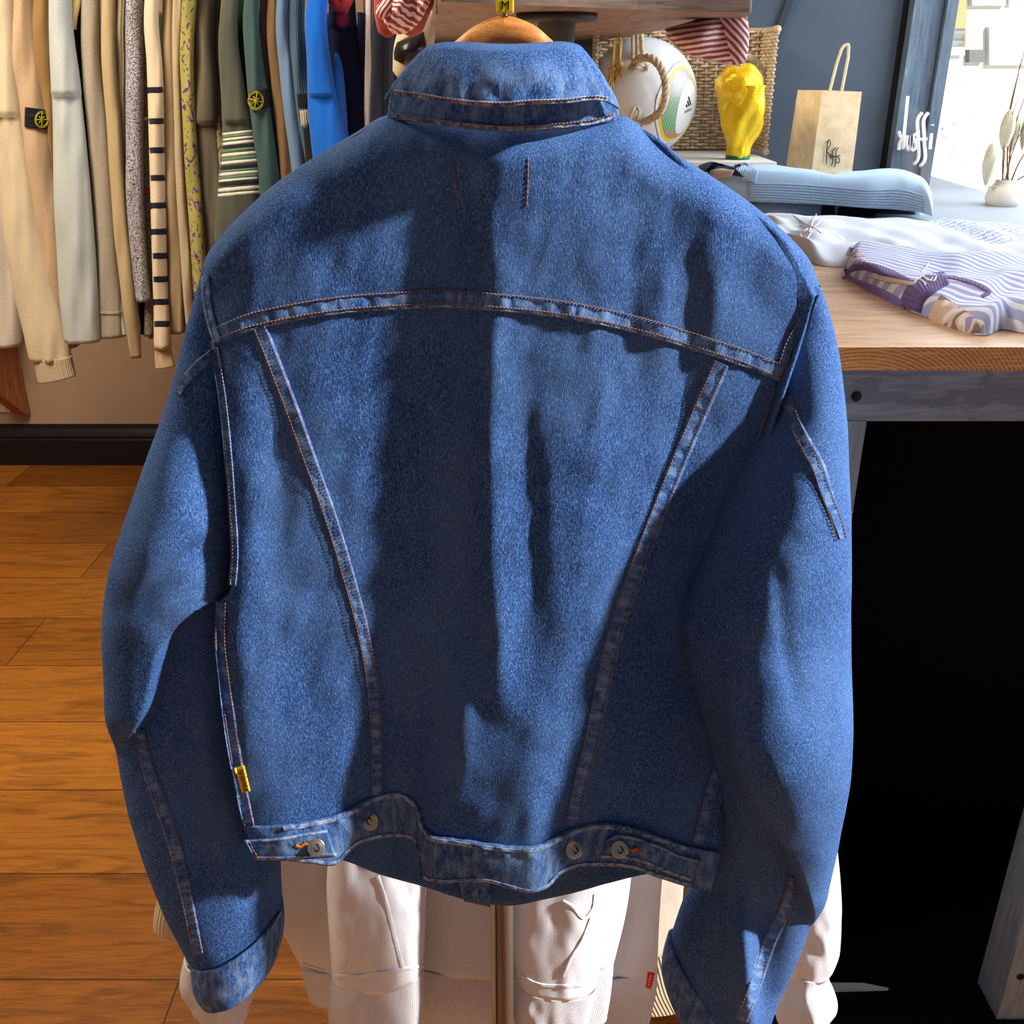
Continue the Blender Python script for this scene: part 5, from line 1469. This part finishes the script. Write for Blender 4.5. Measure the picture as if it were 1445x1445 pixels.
def badge(root, sl_, q, comp, rr, tiltv=0):
    S = Surf([sl_])
    g = coons(q[0:2], q[2:4], None, None, 20, 14)
    b = MB().grid(S(g[..., 0], g[..., 1], lift=.006)).build('sleeve_badge', M['badge'], root, thick=.003)
    b['label'] = 'black cloth badge with a compass emblem'
    mb = MB(); S5 = Surf([b])
    th = np.linspace(0, 2*np.pi, 40)
    for rad in (rr, rr * .84):
        x = comp[0] + rad * .82 * np.cos(th); y = comp[1] + rad * np.sin(th)
        mb.tube(S5(x, y, lift=.0012), .0011, 5)
    for ang in (math.pi/2 + tiltv, tiltv, tiltv + math.pi/4, tiltv - math.pi/4):
        f = 1.0 if abs(ang - tiltv) < .1 or ang > 1.5 else .55
        x = np.array([comp[0] - rr*.8*f*math.cos(ang), comp[0] + rr*.8*f*math.cos(ang)]); y = np.array([comp[1] - rr*f*math.sin(ang), comp[1] + rr*f*math.sin(ang)])
        mb.tube(S5(np.linspace(*x, 6), np.linspace(*y, 6), lift=.0014), .0014, 5)
    mb.build('compass_emblem', M['badge_green'], b)['kind'] = 'stuff'
    mb = MB()
    return b
b_ = badge(r_, s_, [(35,151),(67,155),(34,179),(66,183)], (59,169), 11.5)
mb = MB(); S5 = Surf([b_])
for x in (38, 42, 46): mb.tube(S5(np.array([x, x+1, x+2]), np.array([166, 161, 166]), lift=.0010), .0008, 5)
mb.build('badge_button', plain('dark_grey_thread', srgb(84, 86, 96)), b_)['kind'] = 'stuff'
rg('sweater', 'tan sweater showing only its shoulder, right of the beige one with a black badge', F_('tan_knit', 150, 120, 74), [(62,-30,24),(62,40,28),(66,100,24),(72,180,22),(80,300,18),(88,420,14)], Y=RY + .03, name='hanging_sweater')
r_, s_ = rg('sweater', 'pale blue grey sweatshirt with a broad drooping sleeve, hem below the others', F_('pale_blue_fleece', 186, 196, 196, amt=.2, big=.08), [(84,-30,30),(86,40,32),(92,110,38),(98,200,46),(104,300,52),(110,400,54),(116,482,50)], Y=RY - .03, name='hanging_sweatshirt')
rg('sweater', 'black sweater on a pale wooden hanger between blue grey and taupe sleeves', F_('black_knit', 34, 32, 34), [(112,-30,20),(112,60,24),(117,130,16),(122,240,8)], Y=RY + .04, name='hanging_sweater')
mb = MB(); mb.tube(PY(np.array([113,108,103,101]), np.array([-20,0,22,40]), RY - .0), .011, 10); 
part_label(mb.build('hanger_arm', plain('pale_hanger_wood', srgb(226, 200, 140), .5), bpy.data.objects['hanging_sweater.003']), 'pale wooden hanger arm showing at the shoulder')
tau = F_('taupe_marl', 168, 158, 142, scale=420, amt=.4)
r_, s_ = rg('sweater', 'taupe grey sweatshirt with a banded hem hanging beside the black sweater', tau, [(128,-30,24),(129,80,26),(138,180,28),(148,300,30),(154,400,34),(158,474,38)], Y=RY + .01, hem=476, name='hanging_sweatshirt')
strip([(139,441),(150,442),(176,441)], 4, Surf([s_]), 'hem_seam', s_, tau, .003, 20, 0)
rg('sweater', 'narrow beige sweatshirt sleeve between the taupe sweatshirt and the thin ribbed knit', F_('sand_fleece', 186, 166, 126), [(154,-30,18),(154,80,19),(161,180,20),(169,300,20),(180,400,20),(189,470,18),(192,505,14)], Y=RY + .0, name='hanging_sweatshirt')
rg('sweater', 'thin grey beige ribbed knit squeezed in left of the marled knit', RIB('grey_beige_rib', 160, 148, 120), [(172,-30,16),(170,60,16),(171,140,13),(176,280,11),(184,400,9)], Y=RY + .02, name='hanging_sweater')
def marl(name, a, b, sc=420):
    t = NT(name, .9, .1); t.color(t.ramp(t.noise(t.coord('Object', scale=(1, 1, .7)), sc, 2, .6), [(.44, a), (.55, b)])); return t.m
rg('sweater', 'black and white marled knit sweater hanging left of the navy striped top', marl('black_white_marl', srgb(74, 70, 76), srgb(176, 176, 184)), [(194,-30,26),(190,30,24),(190,120,24),(190,220,24),(192,300,24),(198,380,22),(203,424,22)], Y=RY - .01, name='hanging_sweater')
mm = marl('brown_grey_marl', srgb(72, 62, 54), srgb(150, 140, 128))
r_, s_ = rg('sweater', 'thin brown grey marled knit with a small cream tab, between the marled and striped tops', mm, [(205,-30,14),(203,100,13),(206,200,13),(208,300,13),(211,400,13),(210,474,14)], Y=RY + .02, name='hanging_sweater')
S5 = Surf([s_])
for (y, c, nm) in ((167, srgb(226, 214, 150), 'cream_tab'), (270, srgb(176, 44, 52), 'red_tab')):
    g = coons([(203,y-2),(212,y-2)], [(203,y+3),(212,y+3)], None, None, 8, 4)
    MB().grid(S5(g[..., 0], g[..., 1], lift=.004)).build(nm, plain(nm + '_cloth', c), s_, thick=.001)
cream = F_('cream_cotton', 222, 204, 176, amt=.25, big=.1)
r_, s_ = rg('sweater', 'cream long sleeved top with navy stripes down its sleeve', cream, [(217,-30,20),(214,30,19),(218,90,21),(221,200,21),(224,320,20),(227,420,20),(230,490,24)], Y=RY - .03, cuff=[(230,488,22,0),(231,505,25,-2),(233,520,27,-4)], cuffmat=RIB('cream_rib', 204, 180, 142), name='long_sleeve_shirt', cat='shirt')
S5 = Surf([s_]); navy = fabric('navy_stripe', srgb(28, 30, 46))
for y in (127, 171, 212, 251, 290, 327, 361, 394, 426, 457):
    x = np.interp(y, [90, 200, 320, 420, 490], [218, 221, 224, 227, 230])
    strip([(x-11, y+.5), (x-3, y), (x+4, y), (x+11, y-.5)], 9.5, S5, 'navy_stripe', s_, navy, .0012, 14, 0)
rg('sweater', 'beige cotton sweatshirt right of the navy striped top', F_('stone_fleece', 178, 158, 124), [(238,-30,18),(238,60,17),(240,150,18),(243,300,21),(248,400,20),(250,470,18)], Y=RY + .0, name='hanging_sweatshirt')
rg('sweater', 'stone coloured sweatshirt with a slim sleeve, left of the lime printed one', F_('putty_fleece', 186, 170, 140), [(252,-30,14),(249,60,12),(250,150,10),(256,280,13),(264,400,13),(268,460,10)], Y=RY - .01, name='hanging_sweatshirt')
t_ = NT('lime_with_purple_print', .9, .1)
n1 = t_.noise(t_.coord('Object', scale=(1.3, 1, .8)), 52, 1, .4, 2.0)
t_.color(t_.ramp(n1, [(.585, srgb(152, 146, 80)), (.61, srgb(92, 62, 116))])); M['lime'] = t_.m
rg('sweater', 'lime yellow sweatshirt printed with purple marks', M['lime'], [(270,-30,20),(264,60,19),(266,150,18),(272,250,19),(279,340,20),(284,420,20)], Y=RY - .02, name='hanging_sweatshirt')
rg('sweater', 'olive grey sweatshirt with a wide sleeve, right of the lime printed one', F_('olive_grey_fleece', 104, 98, 82), [(290,-30,26),(286,50,30),(290,140,38),(293,240,42),(296,340,42),(298,430,40)], Y=RY + .02, name='hanging_sweatshirt')
rg('sweater', 'dark grey green sweater, a thin strip left of the white striped sleeve', F_('dark_grey_green', 66, 72, 62), [(308,-30,14),(304,40,12),(308,90,16),(312,140,20),(318,220,16)], Y=RY + .04, name='hanging_sweater')
gg = F_('grey_green_fleece', 84, 88, 78)
r_, s_ = rg('sweater', 'grey green sweatshirt with white and green stripes on its sleeve', gg, [(328,-30,20),(322,50,26),(328,120,33),(335,180,42),(338,230,56),(336,280,60),(334,340,62)], Y=RY - .03, name='hanging_sweatshirt')
S5 = Surf([s_]); wht = fabric('white_stripe', srgb(226, 226, 216)); grn = fabric('green_stripe', srgb(104, 134, 100)); blk = fabric('dark_stripe', srgb(36, 42, 48))
for (y, h, m_) in ((187,4,wht),(191,4,grn),(195,4,wht),(201,5,wht),(206,7,blk),(211,5,grn),(217,5,wht),(223,6,grn),(228,5,wht),(235,7,blk),(240,4,grn),(244,5,wht),(249,5,grn),(253,4,wht),(258,8,blk),(266,6,wht),(273,5,wht)):
    x0_ = np.interp(y, [180, 230, 280], [314, 310, 307]); x1_ = np.interp(y, [180, 230, 280], [357, 366, 368])
    strip([(x0_, y + 2.5), ((x0_+x1_)/2, y), (x1_, y - 2.5)], h, S5, 'sleeve_stripe', s_, m_, .0012, 18, 0, 5)
rg('sweater', 'bottle green sweater, a thin dark strip left of the teal one', F_('bottle_green', 22, 62, 44), [(340,-30,16),(340,50,15),(346,120,15),(354,200,16),(362,280,16)], Y=RY + .03, name='hanging_sweater')
r_, s_ = rg('sweater', 'teal green sweatshirt with a dark badge and yellow compass on its sleeve', F_('teal_fleece', 62, 92, 90), [(358,-30,20),(354,30,22),(359,90,25),(367,160,29),(376,230,31),(386,310,30)], Y=RY - .02, name='hanging_sweatshirt')
badge(r_, s_, [(351,130),(377,123),(357,157),(382,151)], (361,142), 13, .2)
rg('sweater', 'grey mauve sweater, a thin strip right of the teal sleeve', F_('grey_mauve', 104, 96, 98), [(374,-30,12),(372,40,13),(379,130,13),(388,200,14),(396,280,14)], Y=RY + .02, name='hanging_sweater')
rg('sweater', 'brown sweatshirt hanging left of the light blue one', F_('brown_fleece', 122, 96, 66), [(388,-30,15),(384,40,16),(391,110,17),(401,190,21),(406,240,22),(410,290,20)], Y=RY + .0, name='hanging_sweatshirt')
rg('sweater', 'light blue sweatshirt with a narrow sleeve, right of the brown one', F_('light_blue_fleece', 108, 140, 176), [(402,-30,17),(398,40,17),(403,100,18),(412,170,19),(420,230,18),(426,290,16)], Y=RY - .01, name='hanging_sweatshirt')
kb = RIB('blue_teal_cable', 74, 104, 124)
r_, s_ = rg('sweater', 'blue teal cable knit sweater with black and cream bands on its sleeve', kb, [(420,-30,24),(416,40,27),(423,110,27),(432,170,28),(441,230,28),(448,290,26)], Y=RY + .01, name='hanging_sweater')
S5 = Surf([s_])
strip([(420,143),(430,142),(444,140)], 22, S5, 'black_band', s_, fabric('black_band_knit', srgb(34, 38, 44)), .0016, 14, 0)
strip([(424,167),(434,166),(450,163)], 24, S5, 'cream_band', s_, RIB('cream_band_knit', 206, 192, 160), .0017, 14, 0)
strip([(430,206),(440,205),(458,200)], 54, S5, 'black_band', s_, fabric('black_band_knit_lower', srgb(36, 38, 42)), .0016, 14, 0)
r_, s_ = rg('sweater', 'bright cobalt blue sweatshirt with a red collar', F_('cobalt_fleece', 20, 104, 214, amt=.2, big=.1), [(452,-30,30),(446,30,30),(450,90,34),(457,160,44),(466,210,52),(476,270,56)], Y=RY - .04, name='hanging_sweatshirt')
mb = MB(); mb.tube(PY(np.array([468,476,484,490]), np.array([-6,8,10,-4]), RY + .02), .016, 12); part_label(mb.build('red_collar', F_('red_rib', 170, 44, 58), r_), 'red ribbed collar')
nvy = NT('navy_with_red_print', .9, .1); nvy.color(nvy.ramp(nvy.noise(nvy.coord(), 8, 1), [(.62, srgb(20, 26, 52)), (.66, srgb(120, 34, 64))]))
rg('sweater', 'navy sweatshirt with a dull red print, directly right of the cobalt blue one', nvy.m, [(482,-30,34),(484,40,40),(490,120,46),(498,200,46),(502,270,40)], Y=RY + .06, name='hanging_sweatshirt')
rg('garment', 'thin white track jacket sleeve seen between the navy sweatshirt and the striped hat', F_('white_track', 216, 212, 212), [(521,-30,9),(520,60,9),(519,140,10),(518,220,10)], Y=RY + .05, name='track_jacket', cat='jacket', bodyx=.02)
rg('garment', 'navy track jacket with pale piping hanging below the crumpled striped hat', F_('navy_track', 30, 34, 50), [(536,-30,20),(535,60,20),(534,140,22),(534,220,22)], Y=RY + .02, name='track_jacket', cat='jacket')
r_, s_ = rg('garment', 'slate blue track jacket with a green band, rightmost on the rail', F_('slate_track', 84, 90, 116), [(550,-30,14),(549,60,14),(549,140,15),(549,220,15)], Y=RY + .05, name='track_jacket', cat='jacket')
strip([(541,138),(549,137),(557,137)], 10, Surf([s_]), 'green_band', s_, F_('green_band_cloth', 40, 120, 60), .002, 10, 0)

# ------------------------------------------------------------------ white sweatshirts on the short rail behind the jacket
HY = .93
M['blackpipe'] = plain('dark_bronze_pipe', srgb(96, 84, 76), .45, .35)
pb = PY(713, 1400, .865)
stand_ = empty('rail_stand', (pb[0], .865, 0), 'dark metal upright pole standing between the white sweatshirts below the jacket hem', 'pole')
mb = MB().tube([(pb[0], .865, .008), (pb[0], .865, 1.08)], .0098, 16); mb.build('pole', M['blackpipe'], stand_)
MB().lathe([(.001, 0), (.05, 0), (.05, .006), (.016, .010), (.0125, .02)][::-1], (pb[0], .865, 0), 32).build('foot', M['blackpipe'], stand_)
mb = MB().tube([(pb[0], .865, 1.07), (pb[0], 1.09, 1.07)], .0098, 14); mb.build('rail_arm', M['blackpipe'], stand_)
mb = MB().tube([(pb[0] - .0125, .870, .02), (pb[0] - .0125, .870, 1.06)], .0035, 10); part_label(mb.build('cable', plain('pale_steel_rod', srgb(150, 160, 176), .3, .6), stand_), 'thin pale rod along the pole')
wf = fabric('white_fleece', srgb(212, 216, 224), srgb(194, 197, 206), 500, .4, None, .05)
wr = fabric('white_rib', srgb(220, 222, 230), srgb(198, 200, 208), 500, .4, 200, .05)
crf = fabric('cream_fleece', srgb(222, 212, 196), srgb(200, 188, 170), 500, .4, None, .05)
crr = fabric('cream_rib_cuff', srgb(196, 180, 152), None, 500, .4, 55)
def cloth_tube(name, mat, rings, parent, wob=.0, seed=1, nseg=90, nrow=90, fold=None, thick=.0025, cap=False):
    r = spline(rings, nrow)
    A0 = PY(r[:, 0], r[:, 1], r[:, 4]); B0 = PY(r[:, 2], r[:, 3], r[:, 4])
    th = np.linspace(np.pi, 3*np.pi, nseg, endpoint=False)
    P = ((A0+B0)/2)[:, None] + ((B0-A0)/2)[:, None] * np.cos(th)[None, :, None]
    P[..., 1] += r[:, 5][:, None] * np.sign(np.sin(th))[None] * np.abs(np.sin(th))[None] ** .7
    px, py = PROJ(P)
    d = wob * noise2(px, py * .25, 30, seed) + wob * .4 * noise2(px, py * .6, 14, seed + 3)
    if fold: d = d + fold(px, py)
    P[..., 1] += d * np.where(np.sin(th) < 0, 1, -1)[None] * np.abs(np.sin(th))[None] ** .5
    return MB().grid(P, wrap=True).build(name, mat, parent, thick=thick)
def seamline(o, curve, w, parent, name='seam', mat=None):
    return strip(curve, w, Surf([o]), name, parent, mat or wf, .0016, 50, .0005, 7)
# nearest: body with both sleeves hanging in front of it
w1 = empty('white_sweatshirt', (0, HY, .9), 'white sweatshirt nearest below the jacket, its two sleeves hanging either side of the pole', 'sweatshirt')
b1 = cloth_tube('body', wf, [(640,700,790,700,HY+.02,.02),(520,760,930,760,HY+.02,.03),(540,1000,900,1000,HY+.025,.032),(560,1300,880,1300,HY+.03,.03),(566,1354,866,1356,HY+.03,.03)], w1, .004, 3)
cloth_tube('hem_band', wr, [(566,1352,866,1354,HY+.03,.0315),(568,1395,862,1396,HY+.03,.033),(572,1432,856,1434,HY+.03,.031)], w1, .003, 4)
s1 = cloth_tube('sleeve', wf, [(500,780,580,760,HY-.01,.02),(490,900,586,900,HY-.015,.028),(476,1100,600,1100,HY-.03,.032),(462,1250,601,1250,HY-.035,.034),(466,1320,600,1315,HY-.035,.034),(470,1378,597,1364,HY-.035,.033)], w1, .0035, 7)
cloth_tube('cuff', wr, [(468,1376,598,1362,HY-.035,.034),(464,1410,598,1398,HY-.035,.035),(466,1450,594,1440,HY-.035,.033),(474,1480,588,1472,HY-.035,.03)], s1, .004, 8)
seamline(s1, [(532,1236),(545,1275),(556,1320),(568,1366)], 7, s1)
seamline(s1, [(470,1377),(500,1378),(530,1374),(566,1369),(598,1363)], 6, s1, 'cuff_seam')
s2 = cloth_tube('sleeve', wf, [(850,760,925,780,HY-.01,.02),(830,900,905,900,HY-.015,.028),(760,1100,870,1100,HY-.03,.032),(726,1250,854,1250,HY-.035,.034),(722,1310,852,1310,HY-.035,.034),(730,1378,842,1384,HY-.035,.033)], w1, .0035, 12)
cloth_tube('cuff', wr, [(729,1376,844,1382,HY-.035,.034),(722,1402,838,1408,HY-.035,.034),(728,1440,826,1450,HY-.035,.032),(740,1475,818,1480,HY-.035,.03)], s2, .004, 14)
seamline(s2, [(794,1272),(808,1280),(824,1296),(836,1284),(840,1262)], 5, s2, 'pocket_seam')
seamline(s2, [(834,1296),(822,1326),(806,1352),(794,1378)], 5, s2)
seamline(s2, [(734,1376),(755,1388),(790,1392),(820,1390),(842,1382)], 6, s2, 'cuff_seam')
# second: body wider than the first, red tab on its right side seam
w2 = empty('white_sweatshirt', (0, HY + .08, .9), 'white sweatshirt with a small red side tab, behind the nearest one', 'sweatshirt')
b2_ = cloth_tube('body', wf, [(640,720,800,720,HY+.09,.018),(470,800,960,800,HY+.09,.028),(420,1000,960,1000,HY+.09,.032),(398,1220,936,1210,HY+.09,.034),(396,1300,930,1300,HY+.09,.034),(426,1362,928,1362,HY+.09,.034)], w2, .006, 21)
cloth_tube('hem_band', wr, [(424,1358,928,1360,HY+.09,.035),(430,1385,926,1395,HY+.09,.035),(438,1408,916,1442,HY+.09,.033)], w2, .004, 22)
for k in range(3): seamline(b2_, [(428,1360 + k*5),(445,1366 + k*5),(462,1370 + k*5)], 2.2, b2_, 'hem_stitching')
g = coons([(914,1372),(924,1374)], [(911,1394),(919,1396)], None, None, 5, 8)
P_ = PY(g[..., 0], g[..., 1], HY + .052)
rt = MB().grid(P_).build('side_tab', plain('red_woven_tab', srgb(200, 24, 44), .6), w2, thick=.0012); rt['label'] = 'small red woven tab with white lettering'
mb = MB(); 
for k in range(4): mb.tube(PY(np.array([917.5, 915.8]) - k*.8 + 1.2, np.array([1376.5, 1379.0]) + k*4, HY + .0512), .0004, 5)
mb.build('tab_lettering', M['white_vinyl'], rt)['kind'] = 'stuff'
# third: cream, further back, both sleeve ends swinging out to the sides
w3 = empty('white_sweatshirt', (0, HY + .16, .9), 'white sweatshirt behind the rest, its right sleeve lit bright beside the dark counter recess', 'sweatshirt')
b3 = cloth_tube('body', crf, [(640,740,800,740,HY+.16,.018),(460,820,980,820,HY+.16,.026),(430,1000,985,1000,HY+.16,.03),(420,1240,966,1230,HY+.16,.032),(430,1340,958,1340,HY+.16,.032)], w3, .006, 31)
cloth_tube('hem_band', crr, [(430,1338,958,1336,HY+.16,.033),(440,1370,972,1390,HY+.16,.033),(450,1390,985,1418,HY+.16,.031)], w3, .004, 32)
s3 = cloth_tube('sleeve', wf, [(930,800,1010,830,HY+.12,.02),(1020,960,1140,960,HY+.08,.034),(1075,1120,1164,1100,HY+.05,.04),(1085,1200,1178,1190,HY+.04,.042),(1082,1280,1184,1280,HY+.04,.042),(1085,1325,1180,1335,HY+.04,.04),(1096,1352,1166,1360,HY+.04,.036)], w3, .008, 35)
cloth_tube('cuff', wr, [(1098,1348,1163,1352,HY+.04,.036),(1096,1372,1170,1384,HY+.04,.042),(1092,1405,1178,1404,HY+.04,.046),(1094,1432,1166,1414,HY+.04,.046)], s3, .010, 36)
w4 = empty('white_sweatshirt', (0, HY + .12, .9), 'white sweatshirt whose cuff pokes out below the left sleeve of the denim jacket', 'sweatshirt')
b4 = cloth_tube('body', wf, [(640,740,800,740,HY+.125,.014),(480,820,940,820,HY+.125,.018),(470,1000,930,1000,HY+.125,.018),(480,1250,900,1250,HY+.125,.018)], w4, .004, 41)
s4 = cloth_tube('sleeve', wf, [(440,800,520,780,HY+.08,.02),(330,960,440,960,HY+.04,.034),(275,1150,385,1150,HY+.0,.036),(262,1300,370,1300,HY-.01,.036),(263,1345,364,1345,HY-.01,.036)], w4, .006, 44)
cloth_tube('cuff', wr, [(263,1340,364,1345,HY-.01,.036),(257,1382,362,1372,HY-.01,.038),(272,1412,356,1412,HY-.01,.038),(284,1424,350,1428,HY-.01,.036)], s4, .008, 45)
w5 = empty('cream_sweatshirt', (0, HY + .2, .9), 'cream sweatshirt with a ribbed cuff showing left of the denim sleeve', 'sweatshirt')
b5 = cloth_tube('body', crf, [(640,740,800,740,HY+.215,.014),(480,820,940,820,HY+.215,.018),(470,1000,930,1000,HY+.215,.018),(480,1200,900,1200,HY+.215,.018)], w5, .004, 51)
s5 = cloth_tube('sleeve', crf, [(430,800,510,790,HY+.16,.02),(310,960,400,960,HY+.12,.03),(240,1150,320,1150,HY+.10,.03),(228,1262,300,1262,HY+.10,.03)], w5, .006, 54)
cloth_tube('cuff', crr, [(227,1250,290,1250,HY+.10,.029),(219,1292,285,1298,HY+.10,.03),(219,1300,284,1308,HY+.10,.029)], s5, .001, 55)
